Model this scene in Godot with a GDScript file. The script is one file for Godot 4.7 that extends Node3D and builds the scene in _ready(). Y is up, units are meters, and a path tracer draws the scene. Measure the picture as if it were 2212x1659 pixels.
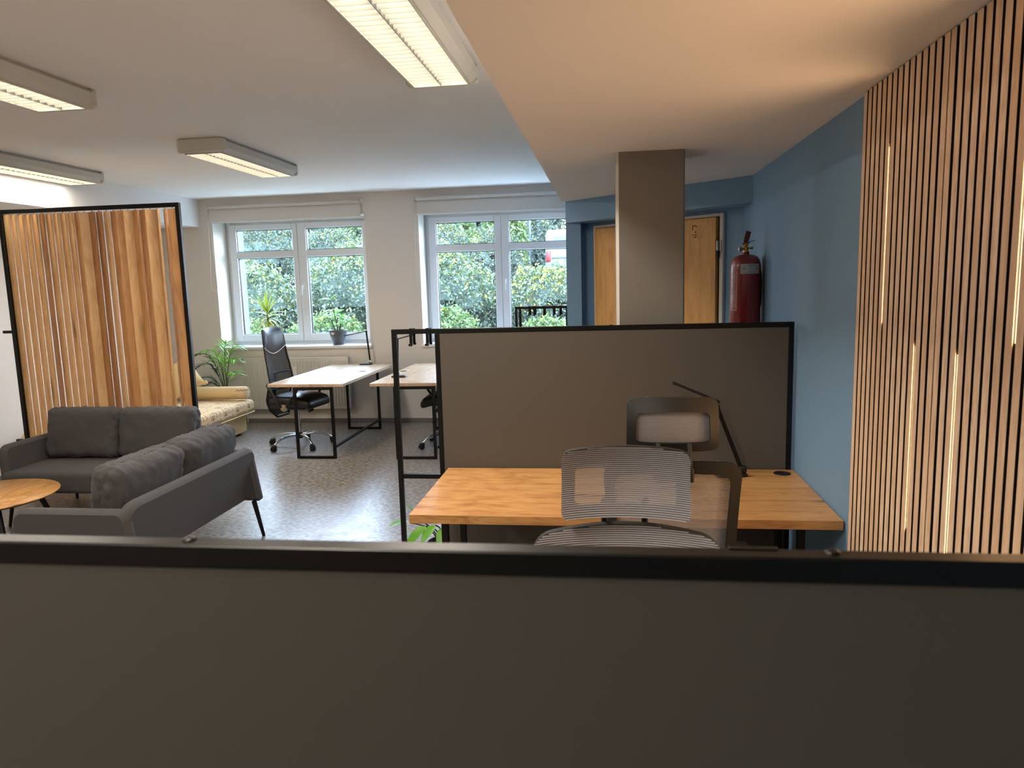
extends Node3D
# Shared office seen over a desk partition: sofas and a slatted divider on the left, window desks behind, a blue corner and a lit slat wall on the right.

const SILL := 0.975
const CEIL := 2.825
const LOW := 2.315
const WALL_Z := -8.745
const RX := 0.905
const DESK := 0.753

var M := {}
var used := {}
var smooth_next := 1


func _ready() -> void:
	# ---------- camera ----------
	var cam := Camera3D.new()
	cam.name = "camera"
	cam.position = Vector3(0, 1.70, 0)
	cam.rotation_order = EULER_ORDER_YXZ
	cam.rotation = Vector3(deg_to_rad(-7.958), deg_to_rad(7.556), deg_to_rad(-1.590))
	cam.near = 0.05
	cam.far = 200.0
	var lens := CameraAttributesPhysical.new()
	lens.frustum_focal_length = 22.76
	lens.frustum_focus_distance = 4.6
	lens.frustum_near = 0.05
	lens.frustum_far = 200.0
	lens.exposure_aperture = 6.4
	lens.exposure_shutter_speed = 60.0
	cam.attributes = lens
	cam.fov = 55.6
	add_child(cam)
	# ---------- sky, exposure ----------
	var env := Environment.new()
	env.background_mode = Environment.BG_SKY
	var sm := ProceduralSkyMaterial.new()
	sm.sky_top_color = Color(0.74, 0.86, 1.0)
	sm.sky_horizon_color = Color(0.90, 0.95, 1.0)
	sm.ground_bottom_color = Color(0.25, 0.27, 0.22)
	sm.ground_horizon_color = Color(0.5, 0.52, 0.5)
	sm.sun_angle_max = 1.0
	var sky := Sky.new()
	sky.sky_material = sm
	env.sky = sky
	env.background_energy_multiplier = 29.0
	env.tonemap_mode = Environment.TONE_MAPPER_LINEAR
	env.tonemap_exposure = 1.0
	env.sdfgi_enabled = true
	env.ssao_enabled = true
	env.ssil_enabled = true
	var we := WorldEnvironment.new()
	we.name = "sky"
	we.environment = env
	add_child(we)
	make_materials()
	make_room()
	make_windows()
	make_doors()
	make_slat_wall()
	make_lamps()
	make_partitions()
	make_divider()
	make_desks()
	make_sofas()
	make_coffee_table()
	make_daybed()
	make_radiator()
	make_blinds()
	make_high_back_chairs()
	make_mesh_chairs()
	make_desk_lamps()
	make_extinguisher()
	make_plants()
	make_outside()


# =====================================================================  naming
func nm(called: String) -> String:
	if not used.has(called):
		used[called] = 0
		return called
	used[called] += 1
	return "%s_%03d" % [called, used[called]]


func tag(o: Node3D, label: String, category: String, group := "", kind := "") -> Node3D:
	if label:
		o.set_meta("label", label)
	if category:
		o.set_meta("category", category)
	if group:
		o.set_meta("group", group)
	if kind:
		o.set_meta("kind", kind)
	return o


func thing(called: String, label: String, category: String, at := Vector3.ZERO, turn := 0.0, group := "") -> Node3D:
	var o := Node3D.new()
	o.name = nm(called)
	add_child(o)
	o.position = at
	o.rotation.y = deg_to_rad(turn)
	tag(o, label, category, group)
	return o


func put(called: String, s: SurfaceTool, m: Material, parent: Node = null) -> MeshInstance3D:
	s.generate_normals()
	return put_mesh(called, s.commit(), m, parent)


func put_mesh(called: String, mesh: Mesh, m: Material, parent: Node = null) -> MeshInstance3D:
	var o := MeshInstance3D.new()
	o.mesh = mesh
	o.material_override = m
	if parent:
		o.name = called
		parent.add_child(o, true)
	else:
		o.name = nm(called)
		add_child(o, true)
	return o


func struct(called: String, s: SurfaceTool, m: Material, label: String, category: String) -> MeshInstance3D:
	var o := put(called, s, m)
	tag(o, label, category, "", "structure")
	return o


func again(o: Node3D, at: Vector3, turn: float, label: String) -> Node3D:
	var c: Node3D = o.duplicate()
	var base := String(o.name).rstrip("0123456789").trim_suffix("_")
	c.name = nm(base)
	add_child(c)
	c.position = at
	c.rotation.y = deg_to_rad(turn)
	c.set_meta("label", label)
	return c


# =====================================================================  shapes
func st() -> SurfaceTool:
	var s := SurfaceTool.new()
	s.begin(Mesh.PRIMITIVE_TRIANGLES)
	return s


func flat(s: SurfaceTool) -> void:
	s.set_smooth_group(-1)


func soft(s: SurfaceTool) -> void:
	smooth_next += 1
	s.set_smooth_group(smooth_next)


func tri(s: SurfaceTool, a: Vector3, b: Vector3, c: Vector3) -> void:
	s.add_vertex(a)
	s.add_vertex(c)
	s.add_vertex(b)


func face(s: SurfaceTool, p: Array, out: Vector3) -> void:
	var n := Vector3.ZERO
	var a: Vector3 = p[0]
	for i in range(1, p.size() - 1):
		n += (p[i] - a).cross(p[i + 1] - a)
	var turn := n.dot(out) < 0.0
	for i in range(1, p.size() - 1):
		if turn:
			tri(s, a, p[i + 1], p[i])
		else:
			tri(s, a, p[i], p[i + 1])


func cbox(s: SurfaceTool, c: Vector3, size: Vector3, ch := 0.0, b := Basis()) -> void:
	flat(s)
	var h := size / 2.0
	ch = minf(ch, minf(h.x, minf(h.y, h.z)) * 0.9)
	for i in 3:
		var u := (i + 1) % 3
		var v := (i + 2) % 3
		for si in [-1.0, 1.0]:
			var p := []
			for q in [[-1.0, -1.0], [1.0, -1.0], [1.0, 1.0], [-1.0, 1.0]]:
				var w := Vector3.ZERO
				w[i] = si * h[i]
				w[u] = q[0] * (h[u] - ch)
				w[v] = q[1] * (h[v] - ch)
				p.append(c + b * w)
			var out := Vector3.ZERO
			out[i] = si
			face(s, p, b * out)
			if ch > 0.0:
				for sj in [-1.0, 1.0]:
					var e := []
					for q in [[0, -1.0], [0, 1.0], [1, 1.0], [1, -1.0]]:
						var w := Vector3.ZERO
						w[i] = si * (h[i] - (ch if q[0] == 1 else 0.0))
						w[u] = sj * (h[u] - (ch if q[0] == 0 else 0.0))
						w[v] = q[1] * (h[v] - ch)
						e.append(c + b * w)
					var o2 := Vector3.ZERO
					o2[i] = si
					o2[u] = sj
					face(s, e, b * o2)
	if ch > 0.0:
		for sx in [-1.0, 1.0]:
			for sy in [-1.0, 1.0]:
				for sz in [-1.0, 1.0]:
					var g := Vector3(sx, sy, sz)
					var p := []
					for i in 3:
						var w := g * (h - Vector3(ch, ch, ch))
						w[i] = g[i] * h[i]
						p.append(c + b * w)
					face(s, p, b * g)


func bar(s: SurfaceTool, a: Vector3, b: Vector3, w: float, h: float, ch := 0.0, up := Vector3.UP) -> void:
	# a square bar from a to b, w across and h along «up»
	var z := (b - a).normalized()
	if absf(z.dot(up)) > 0.98:
		up = Vector3.BACK if absf(z.z) < 0.9 else Vector3.RIGHT
	var x := up.cross(z).normalized()
	var y := z.cross(x)
	cbox(s, (a + b) / 2.0, Vector3(w, h, a.distance_to(b)), ch, Basis(x, y, z))


func lathe(s: SurfaceTool, prof: Array, seg := 24, xf := Transform3D(), sharp := false) -> void:
	if sharp:
		flat(s)
	else:
		soft(s)
	for k in prof.size() - 1:
		var p: Vector2 = prof[k]
		var q: Vector2 = prof[k + 1]
		if p.is_equal_approx(q):
			if not sharp:
				soft(s)
			continue
		for i in seg:
			var a := TAU * i / seg
			var b := TAU * (i + 1) / seg
			var da := Vector3(cos(a), 0, sin(a))
			var db := Vector3(cos(b), 0, sin(b))
			var dm := (da + db) / 2.0
			var pts := [da * p.x + Vector3.UP * p.y, db * p.x + Vector3.UP * p.y, db * q.x + Vector3.UP * q.y, da * q.x + Vector3.UP * q.y]
			if p.x < 1e-6:
				pts = [pts[0], pts[2], pts[3]]
			elif q.x < 1e-6:
				pts = [pts[0], pts[1], pts[2]]
			for j in pts.size():
				pts[j] = xf * pts[j]
			face(s, pts, xf.basis * (dm * (q.y - p.y) + Vector3.UP * (p.x - q.x)))


func disc_rod(s: SurfaceTool, a: Vector3, b: Vector3, r: float, seg := 12, r2 := -1.0) -> void:
	# a capped rod with crisp ends
	if r2 < 0.0:
		r2 = r
	var y := (b - a)
	var l := y.length()
	y /= l
	var x := y.cross(Vector3.RIGHT if absf(y.x) < 0.9 else Vector3.UP).normalized()
	lathe(s, [Vector2(0, 0), Vector2(r, 0), Vector2(r, 0), Vector2(r2, l), Vector2(r2, l), Vector2(0, l)], seg, Transform3D(Basis(x, y, x.cross(y)), a))


func tube(s: SurfaceTool, pts: Array, r: float, seg := 8, closed := false, r_end := -1.0) -> void:
	soft(s)
	var n := pts.size()
	var rings := []
	var x := Vector3.ZERO
	for i in n:
		var prev: Vector3 = pts[(i - 1 + n) % n] if closed or i > 0 else pts[0]
		var next: Vector3 = pts[(i + 1) % n] if closed or i < n - 1 else pts[n - 1]
		var t := (next - prev).normalized()
		if x == Vector3.ZERO:
			x = t.cross(Vector3.UP if absf(t.y) < 0.9 else Vector3.RIGHT).normalized()
		x = (x - t * x.dot(t)).normalized()
		var y := t.cross(x)
		var rr := r if r_end < 0.0 else lerpf(r, r_end, float(i) / (n - 1))
		var ring := []
		for k in seg:
			var a := TAU * k / seg
			ring.append(pts[i] + (x * cos(a) + y * sin(a)) * rr)
		rings.append(ring)
	for i in (n if closed else n - 1):
		var c0: Vector3 = pts[i]
		var c1: Vector3 = pts[(i + 1) % n]
		for k in seg:
			var j := (k + 1) % seg
			var q := [rings[i][k], rings[i][j], rings[(i + 1) % n][j], rings[(i + 1) % n][k]]
			face(s, q, (q[0] + q[1] + q[2] + q[3]) / 4.0 - (c0 + c1) / 2.0)
	if not closed:
		flat(s)
		face(s, rings[0], pts[0] - pts[1])
		face(s, rings[n - 1], pts[n - 1] - pts[n - 2])


func rr2(w: float, h: float, r: float, n := 5) -> PackedVector2Array:
	var p := PackedVector2Array()
	for q in 4:
		var c := Vector2((w / 2 - r) * (1 if q in [0, 3] else -1), (h / 2 - r) * (1 if q in [0, 1] else -1))
		for i in n + 1:
			var a := PI / 2 * (q + float(i) / n)
			p.append(c + Vector2(cos(a), sin(a)) * r)
	return p


func round_corners(poly: Array, radii: Array, n := 6) -> PackedVector2Array:
	var out := PackedVector2Array()
	var m := poly.size()
	for i in m:
		var p: Vector2 = poly[i]
		var a: Vector2 = (poly[(i - 1 + m) % m] - p).normalized()
		var b: Vector2 = (poly[(i + 1) % m] - p).normalized()
		var r: float = radii[i]
		if r <= 0.0:
			out.append(p)
			continue
		var half := acos(clampf(a.dot(b), -1, 1)) / 2.0
		var d := r / tan(half)
		var c := p + (a + b).normalized() * (r / sin(half))
		var s0 := (p + a * d) - c
		var s1 := (p + b * d) - c
		var ang := s0.angle_to(s1)
		for k in n + 1:
			out.append(c + s0.rotated(ang * k / n))
	return out


func prism(s: SurfaceTool, poly: PackedVector2Array, z0: float, z1: float, xf := Transform3D(), bevel := 0.0, smooth := true) -> void:
	# poly in x,y, pushed from z0 to z1; bevel rounds the rim of both caps
	var n := poly.size()
	var area := 0.0
	for i in n:
		area += poly[i].cross(poly[(i + 1) % n])
	var p := poly.duplicate()
	if area < 0:
		p.reverse()
	var inset := PackedVector2Array()
	for i in n:
		var e0 := (p[i] - p[(i - 1 + n) % n]).normalized()
		var e1 := (p[(i + 1) % n] - p[i]).normalized()
		var nn := (e0.orthogonal() + e1.orthogonal())  # orthogonal() turns clockwise on screen axes
		var inw := -nn.normalized()
		if inw.dot(Vector2(-e0.y, e0.x)) < 0:
			inw = -inw
		inset.append(p[i] + inw * bevel / maxf(0.4, absf(inw.dot(Vector2(-e0.y, e0.x)))))
	var rings := []
	if bevel > 0:
		rings = [[inset, z0], [p, z0 + bevel * signf(z1 - z0)], [p, z1 - bevel * signf(z1 - z0)], [inset, z1]]
	else:
		rings = [[p, z0], [p, z1]]
	var idx := Geometry2D.triangulate_polygon(p)
	for cap in 2:
		flat(s)
		var ring: Array = rings[0] if cap == 0 else rings[rings.size() - 1]
		var q: PackedVector2Array = ring[0]
		var out := Vector3(0, 0, -1 if (cap == 0) == (z1 > z0) else 1)
		for i in range(0, idx.size(), 3):
			face(s, [xf * Vector3(q[idx[i]].x, q[idx[i]].y, ring[1]), xf * Vector3(q[idx[i + 1]].x, q[idx[i + 1]].y, ring[1]), xf * Vector3(q[idx[i + 2]].x, q[idx[i + 2]].y, ring[1])], xf.basis * out)
	if smooth:
		soft(s)
	else:
		flat(s)
	for k in rings.size() - 1:
		var a: PackedVector2Array = rings[k][0]
		var b: PackedVector2Array = rings[k + 1][0]
		for i in n:
			var j := (i + 1) % n
			var e := p[j] - p[i]
			var o := Vector3(e.y, -e.x, 0)
			if bevel > 0 and k == 0:
				o = o.normalized() + Vector3(0, 0, -signf(z1 - z0))
			elif bevel > 0 and k == 2:
				o = o.normalized() + Vector3(0, 0, signf(z1 - z0))
			face(s, [xf * Vector3(a[i].x, a[i].y, rings[k][1]), xf * Vector3(a[j].x, a[j].y, rings[k][1]), xf * Vector3(b[j].x, b[j].y, rings[k + 1][1]), xf * Vector3(b[i].x, b[i].y, rings[k + 1][1])], xf.basis * o)


func rbox(s: SurfaceTool, size: Vector3, r: float, n := 3, m := 1, xf := Transform3D(), disp = null) -> void:
	# a box with round edges (n steps) and m spans between them; disp(p, normal, half) moves each point before xf
	soft(s)
	var h := size / 2.0
	r = minf(r, minf(h.x, minf(h.y, h.z)) * 0.999)
	var lines := []
	for i in 3:
		var l := []
		for k in n:
			l.append(-h[i] + r - r * tan(PI / 4 * (1.0 - float(k) / n)))
		for k in m + 1:
			l.append(lerpf(-h[i] + r, h[i] - r, float(k) / m))
		for k in range(1, n + 1):
			l.append(h[i] - r + r * tan(PI / 4 * float(k) / n))
		lines.append(l)
	var core := h - Vector3(r, r, r)
	for i in 3:
		var u := (i + 1) % 3
		var v := (i + 2) % 3
		var lu: Array = lines[u]
		var lv: Array = lines[v]
		for si in [-1.0, 1.0]:
			var out := Vector3.ZERO
			out[i] = si
			var g := []
			for a in lu.size():
				var row := []
				for b in lv.size():
					var w := Vector3.ZERO
					w[i] = si * h[i]
					w[u] = lu[a]
					w[v] = lv[b]
					var inner := w.clamp(-core, core)
					var d := (w - inner).normalized()
					var q := inner + d * r
					if disp != null:
						q = disp.call(q, d, h)
					row.append(xf * q)
				g.append(row)
			for a in lu.size() - 1:
				for b in lv.size() - 1:
					face(s, [g[a][b], g[a + 1][b], g[a + 1][b + 1], g[a][b + 1]], xf.basis * out)


func sheet(s: SurfaceTool, nu: int, nv: int, f: Callable, out: Vector3) -> void:
	# f(u, v) over the unit square
	soft(s)
	var g := []
	for i in nu + 1:
		var row := []
		for j in nv + 1:
			row.append(f.call(float(i) / nu, float(j) / nv))
		g.append(row)
	for i in nu:
		for j in nv:
			face(s, [g[i][j], g[i + 1][j], g[i + 1][j + 1], g[i][j + 1]], out)


func smooth_path(pts: Array, per := 6) -> Array:
	var c := Curve3D.new()
	var n := pts.size()
	for i in n:
		var a: Vector3 = pts[maxi(i - 1, 0)]
		var b: Vector3 = pts[mini(i + 1, n - 1)]
		var t := (b - a) / 6.0
		c.add_point(pts[i], -t, t)
	var out := []
	for i in (n - 1) * per + 1:
		out.append(c.samplef(float(i) / per))
	return out


# =====================================================================  materials
func mat(called: String, color: Color, rough := 0.6, metal := 0.0) -> StandardMaterial3D:
	var m := StandardMaterial3D.new()
	m.resource_name = called
	m.albedo_color = color
	m.roughness = rough
	m.metallic = metal
	M[called] = m
	return m


func noise(seed_: int, freq: float, type := FastNoiseLite.TYPE_SIMPLEX_SMOOTH, oct := 4) -> FastNoiseLite:
	var n := FastNoiseLite.new()
	n.seed = seed_
	n.frequency = freq
	n.noise_type = type
	n.fractal_octaves = oct
	return n


func ramp(stops: Array) -> Gradient:
	var g := Gradient.new()
	var o := PackedFloat32Array()
	var c := PackedColorArray()
	for k in stops:
		o.append(k[0])
		c.append(k[1])
	g.offsets = o
	g.colors = c
	return g


func ntex(n: FastNoiseLite, size := 512, g: Gradient = null, as_normal := false, bump := 4.0) -> NoiseTexture2D:
	var t := NoiseTexture2D.new()
	t.width = size
	t.height = size
	t.seamless = true
	t.generate_mipmaps = false
	t.noise = n
	if g:
		t.color_ramp = g
	if as_normal:
		t.as_normal_map = true
		t.bump_strength = bump
	return t


func tri_map(m: StandardMaterial3D, scale: Vector3, world := true) -> void:
	m.uv1_triplanar = true
	m.uv1_world_triplanar = world
	m.uv1_scale = scale
	m.uv1_triplanar_sharpness = 8.0


func oak_image(seed_: int, w: int, h: int, light: Color, mid: Color, dark: Color, knots: int, turned := false) -> ImageTexture:
	# flat-sawn oak, grain along the picture's height: cathedral rings, pores and a few knots
	var im := Image.create(w, h, false, Image.FORMAT_RGB8)
	var a := noise(seed_, 1.0, FastNoiseLite.TYPE_SIMPLEX_SMOOTH, 3)
	var rng := RandomNumberGenerator.new()
	rng.seed = seed_
	var kn := []
	for i in knots:
		kn.append([rng.randf(), rng.randf(), rng.randf_range(0.012, 0.03)])
	for y in h:
		var v := float(y) / h
		var va := TAU * v
		var cy := cos(va)
		var sy := sin(va)
		for x in w:
			var u := float(x) / w
			var ca := cos(TAU * u)
			var sa := sin(TAU * u)
			# periodic in both directions: sampled on two circles
			var warp := a.get_noise_3d(ca * 0.9 + cy * 0.35, sa * 0.9 + sy * 0.35, 3.0 + cy * 0.2)
			var pull := 0.0
			var spot := 0.0
			for k in kn:
				var dx: float = absf(u - k[0])
				dx = minf(dx, 1.0 - dx)
				var dy: float = absf(v - k[1])
				dy = minf(dy, 1.0 - dy) * 0.45
				var d: float = sqrt(dx * dx + dy * dy) / k[2]
				pull += exp(-d * d * 0.10) * 0.5
				spot = maxf(spot, exp(-d * d * 1.4))
			var ring := sin((warp * 5.0 + pull * 3.0 + sin(TAU * u) * 1.2) * TAU)
			var fine := a.get_noise_3d(ca * 38.0 + 9.0, sa * 38.0, cy * 2.2 + sy * 2.2)
			var blot := a.get_noise_3d(ca * 1.5, sa * 1.5 + 20.0, cy * 1.5 + sy)
			var t := clampf(0.45 + ring * 0.12 + fine * 0.12 + blot * 0.40, 0.0, 1.0)
			var c := dark.lerp(mid, clampf(t * 2.0, 0, 1)) if t < 0.5 else mid.lerp(light, clampf(t * 2.0 - 1.0, 0, 1))
			c = c.lerp(dark * 0.6, spot * 0.8)
			im.set_pixel(x, y, c)
	if turned:
		im.rotate_90(CLOCKWISE)
	return ImageTexture.create_from_image(im)


func make_materials() -> void:
	var m: StandardMaterial3D
	# plaster
	for k in [["wall_white", Color(0.86, 0.835, 0.80)], ["ceiling_white", Color(0.945, 0.94, 0.935)], ["blue_paint", Color(0.475, 0.625, 0.755)]]:
		m = mat(k[0], k[1], 0.85)
		m.heightmap_enabled = true
		m.heightmap_texture = ntex(noise(3, 0.03), 256)
		m.heightmap_scale = 0.05
		tri_map(m, Vector3.ONE * 2.0)
	M.blue_paint.roughness = 0.6
	# lino floor
	m = mat("lino", Color.WHITE, 0.42)
	m.albedo_texture = ntex(noise(11, 0.016, FastNoiseLite.TYPE_SIMPLEX_SMOOTH, 7), 1024, ramp([[0.0, Color(0.40, 0.365, 0.33)], [0.36, Color(0.475, 0.44, 0.405)], [0.5, Color(0.535, 0.51, 0.48)], [0.64, Color(0.58, 0.565, 0.545)], [1.0, Color(0.66, 0.655, 0.645)]]))
	m.roughness_texture = ntex(noise(5, 0.02), 256, ramp([[0.0, Color(0.75, 0.75, 0.75)], [1.0, Color(1, 1, 1)]]))
	m.roughness = 0.36
	m.heightmap_enabled = true
	m.heightmap_texture = ntex(noise(6, 0.05), 512)
	m.heightmap_scale = 0.06
	tri_map(m, Vector3(1.1, 1.0, 1.5))
	# woods
	m = mat("desk_oak", Color.WHITE, 0.38)
	m.albedo_texture = oak_image(21, 384, 512, Color(0.86, 0.68, 0.445), Color(0.785, 0.59, 0.365), Color(0.62, 0.42, 0.23), 4, true)
	tri_map(m, Vector3(0.55, 1.3, 1.3))
	m = mat("desk_pale", Color.WHITE, 0.33)
	m.albedo_texture = oak_image(22, 256, 384, Color(0.86, 0.76, 0.65), Color(0.80, 0.69, 0.57), Color(0.68, 0.55, 0.43), 0)
	tri_map(m, Vector3(1.2, 1.2, 0.5))
	m = mat("desk_edge", Color(0.66, 0.475, 0.28), 0.5)
	for k in 3:
		m = mat("divider_oak_%d" % k, Color.WHITE, 0.40)
		m.albedo_texture = oak_image(31 + k, 256, 384, [Color(0.90, 0.715, 0.50), Color(0.80, 0.60, 0.39), Color(0.96, 0.81, 0.61)][k], [Color(0.84, 0.635, 0.42), Color(0.72, 0.51, 0.31), Color(0.91, 0.745, 0.53)][k], [Color(0.72, 0.51, 0.31), Color(0.58, 0.39, 0.22), Color(0.80, 0.61, 0.40)][k], 2)
		tri_map(m, Vector3(0.9, 0.35, 0.9))
	for k in 3:
		m = mat("slat_oak_%d" % k, Color.WHITE, 0.6)
		m.albedo_texture = oak_image(41 + k, 192, 384, [Color(0.985, 0.88, 0.755), Color(0.955, 0.835, 0.70), Color(0.99, 0.895, 0.78)][k], [Color(0.945, 0.815, 0.68), Color(0.91, 0.77, 0.635), Color(0.955, 0.835, 0.71)][k], Color(0.82, 0.67, 0.53), 0)
		tri_map(m, Vector3(4.0, 0.8, 4.0))
	m = mat("door_beech", Color.WHITE, 0.5)
	m.albedo_texture = oak_image(51, 256, 512, Color(0.92, 0.73, 0.46), Color(0.86, 0.655, 0.39), Color(0.74, 0.53, 0.30), 0)
	tri_map(m, Vector3(2.6, 0.55, 2.6))
	mat("table_veneer", Color.WHITE, 0.42).albedo_texture = oak_image(61, 256, 384, Color(0.88, 0.69, 0.44), Color(0.80, 0.60, 0.36), Color(0.64, 0.44, 0.25), 2)
	tri_map(M.table_veneer, Vector3(1.6, 1.6, 0.9))
	mat("table_rim", Color(0.30, 0.19, 0.12), 0.5)
	# metals and plastics
	mat("black_metal", Color(0.028, 0.028, 0.03), 0.36).metallic_specular = 0.4
	mat("black_plastic", Color(0.06, 0.06, 0.062), 0.5)
	mat("dark_plastic", Color(0.055, 0.053, 0.052), 0.55)
	mat("black_gap", Color(0.03, 0.028, 0.027), 0.9)
	mat("chrome", Color(0.82, 0.83, 0.84), 0.12, 1.0)
	mat("steel", Color(0.6, 0.6, 0.6), 0.35, 1.0)
	mat("brass", Color(0.78, 0.60, 0.30), 0.3, 1.0)
	mat("white_pvc", Color(0.86, 0.87, 0.88), 0.35)
	mat("white_gloss", Color(0.88, 0.88, 0.87), 0.3)
	mat("lamp_body", Color(0.80, 0.79, 0.755), 0.45)
	mat("lamp_blade", Color(0.86, 0.855, 0.83), 0.5)
	mat("radiator_white", Color(0.80, 0.79, 0.75), 0.4)
	mat("blind_cloth", Color(0.84, 0.82, 0.785), 0.9)
	mat("cord_white", Color(0.82, 0.80, 0.75), 0.7)
	mat("skirting", Color(0.44, 0.435, 0.425), 0.5)
	mat("panel_grey", Color(0.345, 0.33, 0.305), 0.7)
	mat("mint", Color(0.36, 0.72, 0.60), 0.8)
	mat("column_paint", Color(0.50, 0.485, 0.46), 0.45)
	mat("column_bead", Color(0.78, 0.77, 0.74), 0.5)
	mat("mark_black", Color(0.09, 0.075, 0.05), 0.6)
	mat("red_paint", Color(0.52, 0.025, 0.045), 0.22).clearcoat_enabled = true
	mat("red_dark", Color(0.45, 0.03, 0.045), 0.4)
	# cloth
	for k in [["sofa_grey", Color(0.28, 0.277, 0.281)], ["cream_cloth", Color(0.86, 0.76, 0.565)]]:
		m = mat(k[0], k[1], 0.9)
		m.heightmap_enabled = true
		m.heightmap_texture = ntex(noise(8, 0.18, FastNoiseLite.TYPE_SIMPLEX_SMOOTH, 2), 256)
		m.heightmap_scale = 0.05
		m.rim_enabled = true
		m.rim = 0.25
		tri_map(m, Vector3.ONE * 6.0, false)
	mat("piping", Color(0.30, 0.30, 0.31), 0.8)
	mat("leather", Color(0.05, 0.05, 0.052), 0.34)
	mat("leather_grey", Color(0.115, 0.12, 0.125), 0.36)
	m = mat("mesh_grey", Color(0.56, 0.565, 0.585, 0.52), 0.85)
	m.transparency = BaseMaterial3D.TRANSPARENCY_ALPHA
	m.cull_mode = BaseMaterial3D.CULL_DISABLED
	m = mat("mesh_rib", Color(0.62, 0.62, 0.64), 0.85)
	m.cull_mode = BaseMaterial3D.CULL_DISABLED
	m = mat("mesh_black", Color(0.05, 0.048, 0.055, 0.88), 0.8)
	m.transparency = BaseMaterial3D.TRANSPARENCY_ALPHA
	m.cull_mode = BaseMaterial3D.CULL_DISABLED
	m = mat("glass", Color(1, 1, 1, 0.04), 0.0)
	m.metallic_specular = 0.18
	m.transparency = BaseMaterial3D.TRANSPARENCY_ALPHA
	m.cull_mode = BaseMaterial3D.CULL_DISABLED
	# lights
	m = mat("lamp_glow", Color(1, 0.95, 0.84), 0.6)
	m.emission_enabled = true
	m.emission = Color(1.0, 0.975, 0.91)
	m.emission_energy_multiplier = 7.5
	m = mat("led_glow", Color(1, 0.9, 0.75), 0.6)
	m.emission_enabled = true
	m.emission = Color(1.0, 0.84, 0.64)
	m.emission_energy_multiplier = 3.0
	# plants
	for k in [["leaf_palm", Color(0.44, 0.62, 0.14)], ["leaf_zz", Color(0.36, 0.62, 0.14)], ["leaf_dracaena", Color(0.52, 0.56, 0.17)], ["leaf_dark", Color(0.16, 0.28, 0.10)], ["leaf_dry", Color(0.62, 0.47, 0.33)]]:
		m = mat(k[0], k[1], 0.42)
		m.backlight_enabled = true
		m.backlight = k[1] * 0.9
		m.cull_mode = BaseMaterial3D.CULL_DISABLED
	mat("stem_green", Color(0.22, 0.28, 0.10), 0.6)
	mat("stem_brown", Color(0.30, 0.22, 0.15), 0.8)
	mat("pot_grey", Color(0.33, 0.34, 0.35), 0.35)
	mat("soil", Color(0.10, 0.075, 0.055), 0.95)
	m = mat("leaf_out", Color.WHITE, 0.85)
	m.metallic_specular = 0.15
	m.vertex_color_use_as_albedo = true
	m.backlight_enabled = true
	m.backlight = Color(0.5, 0.6, 0.4)
	m.cull_mode = BaseMaterial3D.CULL_DISABLED
	mat("earth", Color(0.125, 0.15, 0.09), 0.95)
	mat("bark", Color(0.12, 0.10, 0.085), 0.9)
	mat("van_white", Color(0.37, 0.39, 0.40), 0.25)
	mat("van_glass", Color(0.16, 0.19, 0.21), 0.3)
	mat("van_red", Color(0.75, 0.03, 0.06), 0.3)
	mat("tyre", Color(0.05, 0.05, 0.05), 0.8)
	mat("pole_grey", Color(0.21, 0.24, 0.26), 0.5)


# =====================================================================  the room
func flat_prism(s: SurfaceTool, pts: Array, y0: float, y1: float, bevel := 0.0) -> void:
	# a plan outline (x, z) raised from y0 to y1
	var p := PackedVector2Array()
	for q in pts:
		p.append(Vector2(q[0], q[1]))
	prism(s, p, y0, y1, Transform3D(Basis(Vector3.RIGHT, Vector3.BACK, Vector3.UP), Vector3.ZERO), bevel, false)


func span(s: SurfaceTool, a: Vector3, b: Vector3, ch := 0.0) -> void:
	cbox(s, (a + b) / 2.0, (b - a).abs(), ch)


const DA := Vector3(-0.317, 0, -5.879)   # where the angled wall begins
const DT := Vector3(0.7478, 0, 0.6640)   # along it, to the right
const DN := Vector3(-0.6640, 0, 0.7478)  # out of it, into the room


func door_xf() -> Transform3D:
	return Transform3D(Basis(DT, Vector3.UP, DN), DA - DN * 0.22)


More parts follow.
